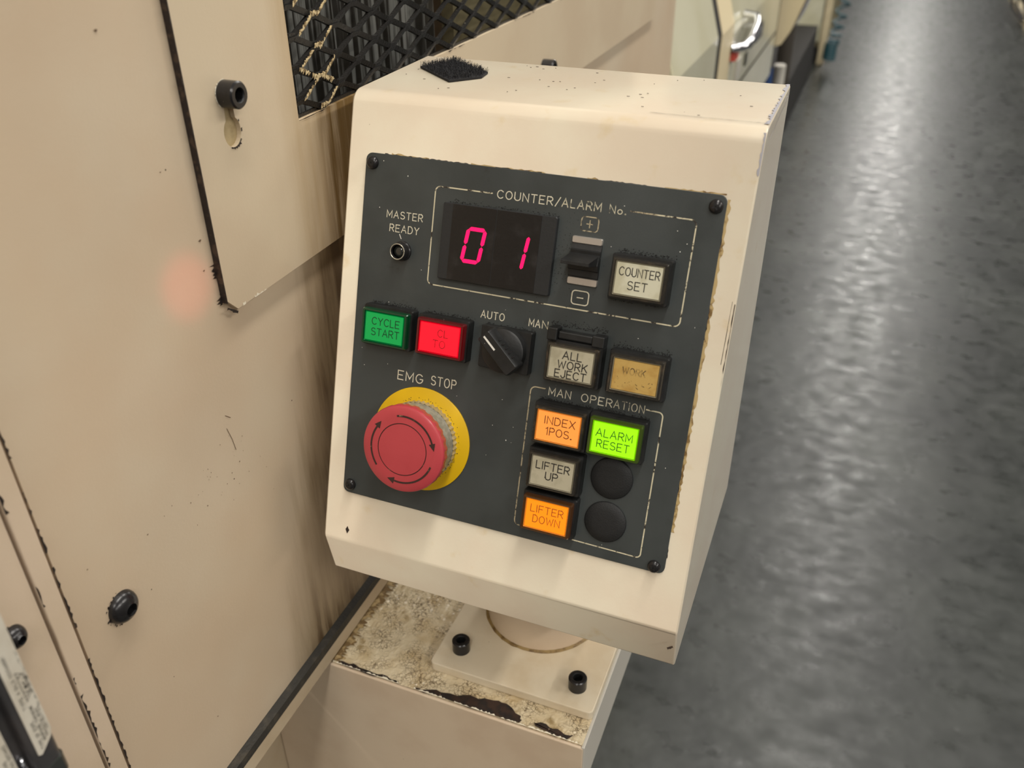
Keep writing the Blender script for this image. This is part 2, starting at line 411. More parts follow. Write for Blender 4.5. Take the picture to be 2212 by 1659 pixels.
# ================================================================== the machine in front (left)
mach = root('machine_housing', (XW, .3, 0), 'large beige machine side panel filling the left of the picture', 'machine')
Y0, Y1 = .1957, 1.46
mb = MB(WAL)                                        # main side sheet: below the guard opening, one sheet with a window
mb.box(Y0, Y1, .9845, 1.352, -.004, 0)
mb.box(Y0, .405, 1.352, 1.80, -.004, 0); mb.box(1.30, Y1, 1.352, 1.80, -.004, 0); mb.box(.405, 1.30, 1.56, 1.80, -.004, 0)
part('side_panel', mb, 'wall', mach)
part('corner_strip', MB(WAL).box(.1844, .1940, .80, 1.80, -.004, .0008), 'strip', mach, bevel=.0006)
part('front_panel', MB(WAL).box(-.60, .1826, .80, 1.80, -.004, -.0002), 'strip', mach)
part('seam_backing', MB(WAL).box(.12, .26, .80, 1.80, -.012, -.006), 'chip', mach)
mb = MB(WAL); mb.box(-.6, Y1, 1.80, 1.804, -1.1, 0); mb.box(-.6, Y1, 0, 1.80, -1.104, -1.1)
mb.box(Y1 - .004, Y1, .0, 1.80, -1.1, -.004)
part('housing_shell', mb, 'base', mach)
part('rubber_seal', MB(WAL).box(.10, Y1, .9770, .9842, -.010, .0060), 'rubber', mach, 'black dusty rubber seal')
part('base_rim', MB(WAL).box(.10, Y1, .9630, .9769, -.060, .0057), 'base', mach, bevel=.0008)
part('base_body', MB(WAL).box(-.6, Y1, 0, .9635, -.5, -.062), 'base', mach)
# chipped seams
mb = MB(WAL)
jag(mb, (.1944, 1.80), (.1944, .98), .0016, .0010, 3, 1, .0022, 1, .75)
jag(mb, (.1842, 1.80), (.1842, .98), .0022, .0010, 5, 1, .0022, 1, .6)
part('paint_chips', mb, 'chip', mach, 'dark chipped paint along the strip edges', kind='stuff')
def dome_screw(parent, y, z, r, h, T=WAL, mat_='blk_metal'):
    b = MB(T)
    rings = [circ(y, z, r * math.cos(a), h * math.sin(a)) for a in (0, .2, .4, .6, .8, .95, 1.08)]
    rh = r * .38; rings.append(circ(y, z, rh, h * .97)); b.loft(rings, True, False)
    s = part('dome_screw', b, mat_, parent, 'black domed socket screw', smooth=40)
    c = MB(T); c.loft([hexr(y, z, rh * 1.02, h * .975), hexr(y, z, rh * .98, h * .25)], False, True)
    part('hex_socket', c, 'recess', s)
    g = MB(T); RR = random.Random(int(y * 1e4))
    for k in range(26):
        a = RR.uniform(1.6, 5.0); q = r * RR.uniform(1.0, 1.16); w = r * RR.uniform(.03, .09)
        g.poly([(y + q * math.cos(a) + w * math.cos(b_), z + q * math.sin(a) + w * math.sin(b_), .0003) for b_ in (0, 1.5, 3.1, 4.6)])
    part('grime', g, 'chip', s, kind='stuff')
    return s
dome_screw(mach, .2222, 1.1660, .0090, .0070)
dome_screw(mach, .1670, 1.2010, .0058, .006)
mb = MB(WAL); R_ = random.Random(61)
mb.ribbon([(.3215, 1.2122), (.3240, 1.2030), (.3252, 1.1948)], .00035, .0003); mb.ribbon([(.3225, 1.2205), (.3262, 1.2169)], .0004, .0003)
for k in range(34):
    y, z = R_.gauss(.308, .02), R_.gauss(1.187, .014); w = R_.uniform(.00012, .0004)
    mb.poly([(y + w * math.cos(q), z + 1.5 * w * math.sin(q), .0003) for q in (0, 1.4, 2.9, 4.4)])
for y, z, w in ((.2495, 1.1919, .0007), (.2111, 1.2018, .0006), (.3151, 1.3651, .0006), (.297, 1.4316, .0012), (.3316, 1.3237, .0012), (.330, 1.3075, .0008), (.2603, 1.0316, .0006)):
    mb.poly([(y + w * math.cos(q), z + .6 * w * math.sin(q), .0003) for q in (.3, 1.4, 2.9, 4.8)])
M['scuff'] = mat('brown_scuff', srgb(104, 82, 62), .6)
part('scuff_marks', mb, 'scuff', mach, 'dark scuffs and flecks on the panel', kind='stuff')
# bellows and inner door behind the guard
mb = MB(); ring0 = []; ring1 = []
yy = .40; i = 0
while yy < .685:
    x = XW - (.030 if i % 2 else .046); ring0.append((x, yy, 1.30)); ring1.append((x, yy, 1.62)); yy += .0062 + .0035 * (i % 3 == 0); i += 1
mb.loft([ring0, ring1], False, False, closed=False)
part('bellows', mb, 'bellows', mach, 'grey pleated bellows behind the mesh', smooth=None)
part('inner_door', MB().box(XW - .045, XW - .034, .72, 1.32, 1.30, 1.62), 'olive', mach, 'olive inner door behind the mesh')
# ================================================================== guard cover with mesh window
cov = root('mesh_guard_cover', (XW, .4, 1.279), 'beige bolted guard cover with black expanded mesh window', 'guard cover')
T6 = .004
cy0, cy1, cz0 = .3385, 1.304, 1.2783
oy0, oy1, oz0, oz1 = .4262, 1.22, 1.3612, 1.56
KY, KZ = .3672, 1.3706                              # keyhole
def keyhole(n, g=0):
    pts = [(KY + (.0068 + g) * math.cos(a), KZ + (.0078 + g) * math.sin(a), n) for a in [math.radians(125 + 290 * k / 22) for k in range(23)]]
    return pts + [(KY + .0034 + g, 1.3840, n), (KY - .0034 - g, 1.3840, n)]
mb = MB(WAL)
# outer plate as strips around the window, the keyhole cut into the left strip
kh = keyhole(0)
def plate_left(n):
    return [(cy0, 1.60), (cy0, 1.2862), (cy0 + .0075, cz0), (oy0, cz0), (oy0, 1.60)]
outer = plate_left(0)
import bmesh
def holed(mb, outer, hole, n0, n1):
    """prism of an outer polygon with one hole"""
    b = bmesh.new()
    ov = [b.verts.new((p[0], p[1], 0)) for p in outer]; hv = [b.verts.new((p[0], p[1], 0)) for p in hole]
    es = [b.edges.new((ov[i], ov[(i + 1) % len(ov)])) for i in range(len(ov))] + [b.edges.new((hv[i], hv[(i + 1) % len(hv)])) for i in range(len(hv))]
    r = bmesh.ops.triangle_fill(b, edges=es, use_beauty=True)
    b.verts.index_update()
    co = [(v.co.x, v.co.y) for v in b.verts]
    for n, rev in ((n1, False), (n0, True)):
        ids = [mb.add((x, y, n)) for x, y in co]
        for f in b.faces:
            t = [ids[v.index] for v in f.verts]; mb.f.append(tuple(reversed(t)) if rev else tuple(t))
    for ring in (outer, hole):
        A = [mb.add((p[0], p[1], n0)) for p in ring]; B = [mb.add((p[0], p[1], n1)) for p in ring]
        for i in range(len(ring)):
            j = (i + 1) % len(ring); mb.f.append((A[i], A[j], B[j], B[i]))
    b.free()
holed(mb, outer, [(p[0], p[1]) for p in kh], .0002, T6)
mb.box(oy0, oy1, cz0, oz0, .0002, T6); mb.box(oy1, cy1, cz0, 1.60, .0002, T6); mb.box(oy0, oy1, oz1, 1.60, .0002, T6)
part('cover_plate', mb, 'cover', cov)
part('keyhole_floor', MB(WAL).box(KY - .009, KY + .009, 1.361, 1.388, .0003, .0014), 'slot', cov, 'olive paint seen through the keyhole')
mb = MB(WAL)
jag(mb, (cy0 - .0003, 1.60), (cy0 - .0003, 1.288), .0010, T6 + .0003, 11, .8, .002, -1, .6)
part('left_edge_chips', mb, 'chip', cov, 'dark worn edge', kind='stuff')
mb = MB(WAL)   # dark thickness of the left edge
mb.box(cy0 - .0004, cy0 + .0001, 1.285, 1.60, .0003, T6 + .0001)
jag(mb, (cy0 - .001, 1.283), (cy0 + .007, cz0 - .001), .0022, T6 + .0003, 12, .6, .001, -1, 1)
jag(mb, (cy0 - .0005, 1.308), (cy0 - .0002, 1.284), .0042, .0006, 14, 1, .0009, -1, .8)
part('edge_band', mb, 'chip', cov, kind='stuff')
mb = MB(WAL); jag(mb, (cy0 + .008, cz0), (.372, cz0), .0022, T6 + .0003, 15, 1, .0012, 1, .85)
part('bare_corner', mb, 'chip_white', cov, 'white chipped corner edge', kind='stuff')
mb = MB(WAL); jag(mb, (.345, cz0 - .0002), (cy1, cz0 - .0002), .0016, .0008, 16, 1, .003, -1, .3)
jag(mb, (oy0, oz0), (oy1, oz0), .0012, T6 + .0003, 18, 1, .003, -1, .35)
part('lower_edge_chips', mb, 'chip', cov, kind='stuff')
mb = MB(WAL)
for a, b_ in zip(kh[9:21], kh[10:22]): jag(mb, (a[0], a[1]), (b_[0], b_[1]), .0022, T6 + .0003, int(a[0] * 1e6), .8, .0006, -1, .75)
part('keyhole_chips', mb, 'chip', cov, kind='stuff')
# socket cap screw on the cover
def cap_screw(parent, T, a, b, r, h, label='black socket head cap screw', name='cap_screw'):
    q = MB(T); k = r * .12
    q.loft([circ(a, b, r, 0), circ(a, b, r, h - k), circ(a, b, r - k, h), circ(a, b, r * .56, h)], True, False)
    s = part(name, q, 'blk_metal', parent, label, smooth=35)
    c = MB(T); c.loft([circ(a, b, r * .56, h), hexr(a, b, r * .54, h - k * .8), hexr(a, b, r * .5, h * .4)][1:], False, True)
    c.loft([circ(a, b, r * .57, h - .00005 * (1000 if T is PAN else 1)), circ(a, b, r * .50, h - k)], False, False)
    part('hex_socket', c, 'recess', s); return s
def COV(y, z, n): return Vector((XW + T6 + n, y, z))
s = cap_screw(cov, COV, .3660, 1.3902, .0069, .0095)
mb = MB(COV)
for k in range(20):
    a = math.radians(80 + 150 * k / 20); a2 = math.radians(80 + 150 * (k + 1) / 20)
    q = .0069 + .0012 * random.random(); q2 = .0069 + .0012 * random.random()
    mb.poly([(.3660 + .0066 * math.cos(a), 1.3902 + .0066 * math.sin(a), .0003), (.3660 + .0066 * math.cos(a2), 1.3902 + .0066 * math.sin(a2), .0003),
             (.3660 + q2 * math.cos(a2), 1.3902 + q2 * math.sin(a2), .0003), (.3660 + q * math.cos(a), 1.3902 + q * math.sin(a), .0003)])
part('flaked_paint', mb, 'chip_white', s, kind='stuff')
cap_screw(cov, COV, .842, 1.305, .0085, .012)
# expanded metal
PY, PZ, NY, NZ = .0227, .0170, .4538, 1.3967
rnd = random.Random(4)
mb = MB(); pale = MB()
def strand(mb, pts, w, t):
    rings = []
    for i, p in enumerate(pts):
        a = pts[max(i - 1, 0)]; b = pts[min(i + 1, len(pts) - 1)]
        d = Vector((0, b[0] - a[0], b[1] - a[1])).normalized(); nn = Vector((0, -d.z, d.y))
        c = Vector((XW + .0020, p[0], p[1])); f = Vector((1, 0, 0))
        up = nn + f * .35
        rings.append([tuple(c + up * (w / 2) + f * (t / 2)), tuple(c - up * (w / 2) + f * (t / 2)), tuple(c - up * (w / 2) - f * (t / 2)), tuple(c + up * (w / 2) - f * (t / 2))])
    mb.loft(rings)
for j in range(-4, 12):
    for up in (1, -1):
        pts = []
        for k in range(-3, 36):
            yk = NY + PY * k; z = NZ + PZ * j
            z += up * .0010 if k % 2 == 0 else up * (PZ / 2 - .0010)
            pts += [(yk - .0034, z), (yk + .0034, z)]
        seg = []
        for p in pts + [None]:
            ok = p is not None and oy0 - .004 < p[0] < oy1 + .004 and oz0 - .003 < p[1] < oz1
            if ok: seg.append((p[0], p[1] + rnd.uniform(-.0003, .0003)))
            else:
                if len(seg) > 1: strand(mb, seg, .0030, .0028)
                seg = []
part('expanded_mesh', mb, 'mesh', cov, 'black expanded metal mesh')
def pale_run(y0, z0, y1, z1, seed):
    R = random.Random(seed); n = 16
    for i in range(n):
        if R.random() < .25: continue
        if z0 + (z1 - z0) * i / n < oz0 + .0025: continue
        t = i / n; y = y0 + (y1 - y0) * t; z = z0 + (z1 - z0) * t
        w = R.uniform(.0006, .0018); h = R.uniform(.0008, .0020)
        x = XW + .0020 + .0026
        b = [(x, y - w, z - h), (x, y + w * .6, z - h * .4), (x + .0003, y + w, z + h * .6), (x, y - w * .3, z + h)]
        pale.poly(b)
for j in range(-2, 5):
    zn = NZ + PZ * j
    pale_run(NY - PY + .004, zn - PZ / 2, NY - .0034, zn, j + 3); pale_run(NY - .0034, zn + .001, NY + .0034, zn + .001, j + 43)
    if j < 2: pale_run(NY + .0034, zn, NY + PY - .006, zn + PZ / 2, j + 23)
    if j == -1: pale_run(NY - PY + .002, zn + PZ / 2, NY - .003, zn, 77); pale_run(NY + .003, zn, NY + .012, zn - PZ / 4, 78)
part('pale_paint_chips', pale, 'chip_pale', cov, 'cream paint chips on the mesh corner', kind='stuff')
mb = MB(WAL); mb.box(oy0 - .001, oy0 + .0035, oz0 - .001, oz1, .0004, .0016); mb.box(oy0, oy1, oz0 - .001, oz0 + .002, .0004, .0016)
part('mesh_border', mb, 'mesh', cov)

# ================================================================== mounting shelf
SZ = .9605
shelf = root('mounting_shelf', (-.2, .44, .91), 'welded beige bracket shelf with flaking paint under the control box', 'shelf')
mb = MB(); nx, ny = 170, 110; sx0, sx1, sy0, sy1 = -.3655, -.0985, .3725, .53
ids = []
for j in range(ny + 1):
    for i in range(nx + 1):
        x = sx0 + (sx1 - sx0) * i / nx; y = sy0 + (sy1 - sy0) * j / ny
        a = mnoise.noise((x * 170, y * 170, 0)); b_ = mnoise.noise((x * 420, y * 420, 3)); c_ = mnoise.cell(Vector((x * 260, y * 260, .5)))
        k = max(0, min(1, (mnoise.noise((x * 30, y * 30, 7)) + .45) * 1.4))
        e = min(1, (x - sx0) / .004, (sx1 - x) / .004)
        ids.append(mb.add((x, y, SZ + (.0006 * a + .0006 * b_ + .0005 * c_) * k * max(0, e))))
for j in range(ny):
    for i in range(nx):
        q = j * (nx + 1) + i; mb.f.append((ids[q], ids[q + 1], ids[q + nx + 2], ids[q + nx + 1]))
part('shelf_top', mb, 'shelf', shelf, 'cream shelf top with crackled flaking paint')
mb = MB()
pf = [(-.3675, .9598), (-.0977, .9598), (-.0977, .9085), (-.3675, .62)]
mb.loft([[(x, .3705, z) for x, z in pf], [(x, .3735, z) for x, z in pf]])
part('front_gusset', mb, 'cream_post', shelf, bevel=.001)
mb = MB(); mb.box(-.0995, -.0970, .3708, .53, .9085, .9606); part('side_flange', mb, 'greyp', shelf, bevel=.0006)
def ragged(pts, seed, z, k=3, amp=.0011):
    R = random.Random(seed); out = []
    for a, b_ in zip(pts, pts[1:] + pts[:1]):
        for i in range(k):
            t = i / k; out.append((a[0] + (b_[0] - a[0]) * t + R.uniform(-amp, amp), a[1] + (b_[1] - a[1]) * t + R.uniform(-amp, amp), z))
    return out
big = [(-.2297, .3731), (-.2148, .3769), (-.1984, .3792), (-.1825, .3823), (-.1668, .3855), (-.1581, .3848), (-.1483, .3789), (-.146, .3735), (-.1612, .3724), (-.1777, .3722), (-.1985, .3725), (-.2146, .3726), (-.2262, .3724)]
sml = [(-.1375, .3764), (-.1314, .3797), (-.1225, .3775), (-.1143, .3769), (-.1072, .3769), (-.111, .3728), (-.1236, .3725), (-.1341, .3739)]
edg = [(-.2968, .3748), (-.2832, .3757), (-.2674, .3742), (-.2549, .3748), (-.2427, .3735), (-.2473, .3722), (-.2655, .3721), (-.2841, .3722), (-.2963, .3724)]
for nm, p, sd in (('bare_patch', big, 1), ('bare_patch', sml, 2), ('bare_patch', edg, 3)):
    part(nm, MB().poly(ragged(p, sd, SZ + .0011)), 'rust', shelf, 'dark rusty patch of lost paint')
mb = MB(lambda x, y, n: Vector((x, y, SZ + .0012 + n)))
jag(mb, (-.3015, .374), (-.3015, .53), .010, 0, 33, .75, .0012, -1, 1)
M['dirt'] = mat('brown_dirt', srgb(112, 88, 52), .7, mott=(220, srgb(170, 146, 102), .45, .6), bump=(400, .5))
part('dirt_line', mb, 'dirt', shelf, 'brown dirt along the machine edge', kind='stuff')
mb = MB(lambda x, y, n: Vector((x, y, SZ + .0013 + n)))
jag(mb, (-.30, .3722), (-.10, .3722), .0016, 0, 31, 1, .0012, 1, .8)
part('ragged_paint_edge', mb, 'chip_white', shelf, kind='stuff')
# ================================================================== control box
cb = root('control_box', (-.1653, .4764, SZ), 'cream pedestal control box with dark grey push button panel', 'control box')
xL, xR = O.x - .1290, O.x + .1060
def yz(v, n): p = PAN(0, v, n); return (p.y, p.z)
prof_c = [(yz(140.5, -1), .010), ((.546, 1.3755), .0015), ((.546, 1.0765), .0015), ((.3640, 1.0765), .0025), (yz(-139.5, -1), .007)]
prof = []
for i, (p, r) in enumerate(prof_c):
    p = Vector(p); a = Vector(prof_c[i - 1][0]); b_ = Vector(prof_c[(i + 1) % 5][0])
    d1 = (a - p).normalized(); d2 = (b_ - p).normalized(); ang = d1.angle(d2); t = r / math.tan(ang / 2)
    s_, e_ = p + d1 * t, p + d2 * t; cen = p + (d1 + d2).normalized() * (r / math.sin(ang / 2))
    for k in range(7):
        q = s_.lerp(e_, k / 6) - cen; q = cen + q.normalized() * r; prof.append(tuple(q))
mb = MB(); mb.loft([[(x, p[0], p[1]) for p in prof] for x in (xL, xL + .001, xR - .001, xR)])
# slightly draw in the outermost rings for rounded side folds
hs = part('housing', mb, 'cream', cb, smooth=25, bevel=.0012)
mb = MB()   # side cover fold line and bare metal on the right top corner
tfr = PAN(0, 140.5, -1)
def TOPP(x, y, n): return Vector((x, y, 1.3755 + n))
def SIDE(y, z, n): return Vector((xR + n, y, z))
e = MB(TOPP); jag(e, (xR - .0003, .4575), (xR - .0003, .545), .0026, .0003, 41, .7, .0015, 1, 1)
part('bare_edge', e, 'chip_metal', cb, 'bare metal along the top right edge', kind='stuff')
e = MB(PAN); jag(e, (105.8, 139), (105.8, 118), 1.6, -.8, 43, .7, 1.5, -1, 1)
part('bare_edge', e, 'chip_metal', cb, kind='stuff')
e = MB(PAN); jag(e, (105.6, 118), (105.6, -138), .7, -.85, 44, 1, 2.5, -1, .35)
jag(e, (103.8, 54), (103.5, 20), .3, -.85, 45, .6, 3, 1, 1); jag(e, (100.6, -30), (100.2, -55), .28, -.85, 46, .8, 3, 1, .6)
jag(e, (104.5, -147), (101.5, -149), 1.8, -.4, 48, .6, .8, 1, 1)
part('edge_scratches', e, 'chip', cb, kind='stuff')
e = MB(TOPP); jag(e, (xR - .062, .4590), (xR - .002, .4590), .0005, .0002, 55, .7, .002, 1, .9)
part('bend_scratch', e, 'chip', cb, kind='stuff')
e = MB(SIDE)
for (a, b_, w) in (((.4655, 1.366), (.543, 1.3705), .0006),): jag(e, a, b_, w, .0002, 49, .4, .002, 1, 1)
part('fold_line', e, 'chip_metal', cb, kind='stuff')
e = MB(PAN); e.poly([(-112 + .9 * q * math.cos(a), -131.5 + 2.0 * q * math.sin(a), -.8) for a, q in ((0, 1.6), (.8, .9), (1.6, 1.3), (2.4, 1), (3.1, 1.5), (3.9, 1), (4.7, 1.4), (5.5, 1))])
part('paint_chip', e, 'chip', cb)
# post and base plate
mb = MB(); pc = (-.1653, .4764)
mb.loft([circ(*pc, .0448, SZ + .0080, 48), circ(*pc, .0448, 1.0765, 48)], False, False)
part('post', mb, 'cream_post', cb, 'round cream pedestal post', smooth=40)
mb = MB(); jagr = random.Random(9); n_ = 60
A = [mb.add((pc[0] + .0446 * math.cos(2 * math.pi * k / n_), pc[1] + .0446 * math.sin(2 * math.pi * k / n_), SZ + .0100)) for k in range(n_)]
B = [mb.add((pc[0] + (.0465 + .0008 * jagr.random()) * math.cos(2 * math.pi * k / n_), pc[1] + (.0465 + .0008 * jagr.random()) * math.sin(2 * math.pi * k / n_), SZ + .0086)) for k in range(n_)]
for k in range(n_): mb.f.append((A[k], B[k], B[(k + 1) % n_], A[(k + 1) % n_]))
M['seal'] = mat('brown_weld_seal', srgb(150, 124, 76), .5, mott=(120, srgb(104, 78, 40), .45, .65))
part('weld_bead', mb, 'seal', cb, 'brownish weld bead round the post foot', smooth=60)
mb = MB(); bx0, bx1, by0, by1 = -.2275, -.0988, .3935, .556
mb.loft([rr((bx0 + bx1) / 2, (by0 + by1) / 2, bx1 - bx0, by1 - by0, .004, SZ + .0004), rr((bx0 + bx1) / 2, (by0 + by1) / 2, bx1 - bx0, by1 - by0, .004, SZ + .0085)])
M['bplate'] = mat('base_plate_paint', srgb(218, 204, 178), .42, mott=(26, srgb(206, 188, 158), .4, .7), bump=(300, .08), specks=(110, .06, srgb(90, 70, 50), .94))
part('base_plate', mb, 'bplate', cb, 'cream bolted base plate', bevel=.0008)
def BPL(x, y, n): return Vector((x, y, SZ + .0085 + n))
for x, y in ((-.2100, .4135), (-.1160, .4125), (-.2100, .535), (-.1160, .535)):
    cap_screw(cb, BPL, x, y, .0068, .0105, name='base_bolt')
# ---------------------------------------------------------------- control plate
mb = MB(PAN); pu, pv, pw, ph_ = -11.9, .9, 209.4, 212.0
mb.loft([rr(pu, pv, pw, ph_, 4, -.9), rr(pu, pv, pw, ph_, 4, -.15), rr(pu, pv, pw - .5, ph_ - .5, 4, 0)])
plate = part('control_plate', mb, 'grey', cb, 'dark grey control plate with worn cream lettering')
# ochre glue / dirt line round the plate
M['ochre'] = mat('ochre_glue_line', srgb(186, 160, 110), .5, mott=(160, srgb(120, 92, 50), .5, .65))
mb = MB(PAN); h2 = ph_ / 2; w2 = pw / 2
jag(mb, (pu + w2, pv + h2 - 2), (pu + w2, pv - h2 + 6), 2.2, -.84, 51, .6, 2, 1, .9)
jag(mb, (pu - w2 + 10, pv + h2), (pu + w2 - 1, pv + h2), 1.1, -.84, 52, .8, 2, 1, .7)
part('glue_line', mb, 'ochre', plate, 'ochre dirt line round the plate', kind='stuff')
mb = MB(PAN)
jag(mb, (pu + w2, pv + h2 - 3), (pu + w2, pv - h2 + 4), .6, -.78, 53, 1, 1.5, 1, .4)
jag(mb, (pu - w2 + 4, pv + h2), (pu + w2 - 3, pv + h2), .5, -.78, 54, 1, 1.5, 1, .5)
part('edge_grime', mb, 'chip', plate, kind='stuff')
# frame lines
def rline(mb, pts, w, n, r=3, closed=False):
    out = []
    P = [Vector(p) for p in pts]
    for i, p in enumerate(P):
        if 0 < i < len(P) - 1:
            d1 = (P[i - 1] - p).normalized(); d2 = (P[i + 1] - p).normalized()
            a = p + d1 * r; b_ = p + d2 * r; c_ = a + d2 * r
            for k in range(6):
                t = math.pi / 2 * k / 5
                q = c_ - d2 * (r * math.cos(t)) - d1 * (r * math.sin(t)); out.append((q.x, q.y))
        else: out.append((p.x, p.y))
    # densify so that worn stretches follow the line
    mb.ribbon(out, w, n)
mb = MB(PAN); rline(mb, [(-35.5, 92.7), (-70.4, 92.7), (-70.4, 36.4), (78.9, 36.2), (79.2, 92.6), (58, 92.7)], .72, .06)
part('counter_frame_line', mb, 'line', plate, 'worn cream outline of the counter section')
mb = MB(PAN); mb.ribbon([(58, 92.7), (43.8, 92.8)], .75, .06)
part('counter_frame_line', mb, 'line_worn', plate)
mb = MB(PAN); rline(mb, [(9.4, -11.8), (.8, -11.8), (.6, -97.6), (20, -98)], .7, .06)
part('operation_frame_line', mb, 'line_worn', plate)
mb = MB(PAN); rline(mb, [(20, -98), (78, -98.8), (78, -12.1), (68.6, -12.0)], .72, .06, 2.5)
part('operation_frame_line', mb, 'line', plate, 'worn cream outline of the manual operation section')
def let(s, u0, v0, u1, h, w=.5, material='print', n=.07, gap=.3):
    part('lettering', text(MB(PAN), s, u0, v0, u1, h, w, n, gap), material, plate)
let('COUNTER/', -32.4, 90.6, 4.4, 4.3, .5)
let('ALARM', 5.6, 90.6, 27.6, 4.3, .55, 'print_worn')
let('No.', 32.4, 90.6, 41.6, 4.3, .5, 'print_worn')
let('MASTER', -100.2, 71.4, -77.0, 4.0, .48); let('READY', -97.7, 63.6, -78.8, 4.0, .48)
let('AUTO', -34.6, 22.5, -20.2, 4.1, .5); let('MA', -5.0, 22.5, 1.6, 4.1, .5); let('N', 3.0, 22.5, 6.2, 4.1, .5, 'print_worn')
let('EMG', -84.4, -24.2, -67.8, 5.4, .62); let('STOP', -62.0, -23.4, -45.8, 5.4, .6)
let('MAN', 11.8, -14.9, 24.8, 4.4, .5); let('OPER', 31.2, -14.7, 49.0, 4.4, .5); let('ATION', 50.2, -14.5, 67.4, 4.4, .45, 'print_worn')
mb = MB(PAN); mb.ribbon([(-91.0, 62.4), (-89.8, 60.0)], .45, .07); part('pointer_tick', mb, 'flake', plate)
for cv, plus in ((83.2, True), (42.9, False)):
    mb = MB(PAN); r_ = [(p[0], p[1]) for p in rr(22.6, cv, 9.6, 7.6, 1.8, 0)]; mb.ribbon(r_ + r_[:1], .6, .07)
    mb.ribbon([(20.9, cv), (24.3, cv)], .55, .07)
    if plus: mb.ribbon([(22.6, cv - 1.9), (22.6, cv + 1.9)], .55, .07)
    part('plus_mark' if plus else 'minus_mark', mb, 'line_worn' if plus else 'print', plate, 'framed %s sign' % ('plus' if plus else 'minus'))
# corner screws
for u, v in ((-111.9, 101.2), (87.6, 100.8), (-111.5, -99.4), (86.7, -101.4)):
    mb = MB(PAN); r_ = 3.7
    mb.loft([circ(u, v, r_, .0, 24), circ(u, v, r_, .9, 24), circ(u, v, r_ * .9, 1.8, 24), circ(u, v, r_ * .66, 2.45, 24), circ(u, v, r_ * .3, 2.7, 24)])
    s = part('plate_screw', mb, 'blk_metal', plate, 'black cross head plate screw', smooth=50)
    mb = MB(PAN)
    for a in (.5, .5 + math.pi / 2):
        c_, s_ = math.cos(a), math.sin(a); L_, w_ = 2.0, .42
        mb.loft([[(u + c_ * x - s_ * y, v + s_ * x + c_ * y, n) for x, y in ((-L_, -w_), (L_, -w_), (L_, w_), (-L_, w_))] for n in (2.0, 2.74)])
    part('cross_recess', mb, 'recess', s)
# ---------------------------------------------------------------- display
mb = MB(PAN); du, dv = -28.9, 63.0
mb.loft([rr(du, dv, 68.2, 43.4, .8, 0, 2), rr(du, dv, 68.2, 43.4, .8, 3.0, 2), rr(du, dv, 67.6, 42.8, .8, 3.4, 2)])
disp = part('counter_display', mb, 'display', cb, 'black two digit counter display reading 01')
for a0, a1 in ((-57.0, -30.3), (-29.9, -3.6)):
    part('display_window', MB(PAN).loft([rr((a0 + a1) / 2, dv, a1 - a0, 42.6, .4, 3.0, 2), rr((a0 + a1) / 2, dv, a1 - a0, 42.6, .4, 3.55, 2)]), 'window', disp)
def seg7(cu, cv, w, h, on, sl=.145, t=2.2):
    def P(x, y): return (cu + x + sl * y, cv + y)
    H = {'a': (-w / 2, h / 2, w / 2, h / 2), 'g': (-w / 2, 0, w / 2, 0), 'd': (-w / 2, -h / 2, w / 2, -h / 2),
         'f': (-w / 2, 0, -w / 2, h / 2), 'b': (w / 2, 0, w / 2, h / 2), 'e': (-w / 2, -h / 2, -w / 2, 0), 'c': (w / 2, -h / 2, w / 2, 0)}
    for k in on:
        x0, y0, x1, y1 = H[k]; g = .2
        if y0 == y1: pts = [(x0 + g, y0), (x0 + g + t / 2, y0 + t / 2), (x1 - g - t / 2, y0 + t / 2), (x1 - g, y0), (x1 - g - t / 2, y0 - t / 2), (x0 + g + t / 2, y0 - t / 2)]
        else: pts = [(x0, y0 + g), (x0 - t / 2, y0 + g + t / 2), (x0 - t / 2, y1 - g - t / 2), (x0, y1 - g), (x0 + t / 2, y1 - g - t / 2), (x0 + t / 2, y0 + g + t / 2)]
        q = [P(*p) for p in pts]
        part('lit_segment', MB(PAN).loft([[(a, b_, n) for a, b_ in q] for n in (3.5, 3.62)]), 'seg', disp)
seg7(-42.3, 62.7, 10.2, 18.4, 'abcdef'); seg7(-16.3, 62.9, 10.2, 18.6, 'bc', t=2.0)
# ---------------------------------------------------------------- indicator lamp
mb = MB(PAN); iu, iv = -88.3, 53.0
mb.loft([circ(iu, iv, 5.9, 0), circ(iu, iv, 5.8, 1.2), circ(iu, iv, 5.2, 1.6), circ(iu, iv, 5.0, 6.2), circ(iu, iv, 4.7, 6.6), circ(iu, iv, 3.9, 6.6), circ(iu, iv, 3.7, 5.2)], True, False)
il = part('indicator_lamp', mb, 'blk_metal', cb, 'unlit master ready lamp in a dark metal bezel', smooth=35)
part('lamp_lens', MB(PAN).loft([circ(iu, iv, 3.8, 3.2), circ(iu, iv, 3.4, 4.2), circ(iu, iv, 1.6, 4.9)]), M['glassy'], il, smooth=60)
part('bright_rim', MB(PAN).loft([circ(iu, iv, 4.75, 6.58), circ(iu, iv, 4.5, 6.75), circ(iu, iv, 4.2, 6.6)], False, False), 'alu', il, smooth=60)
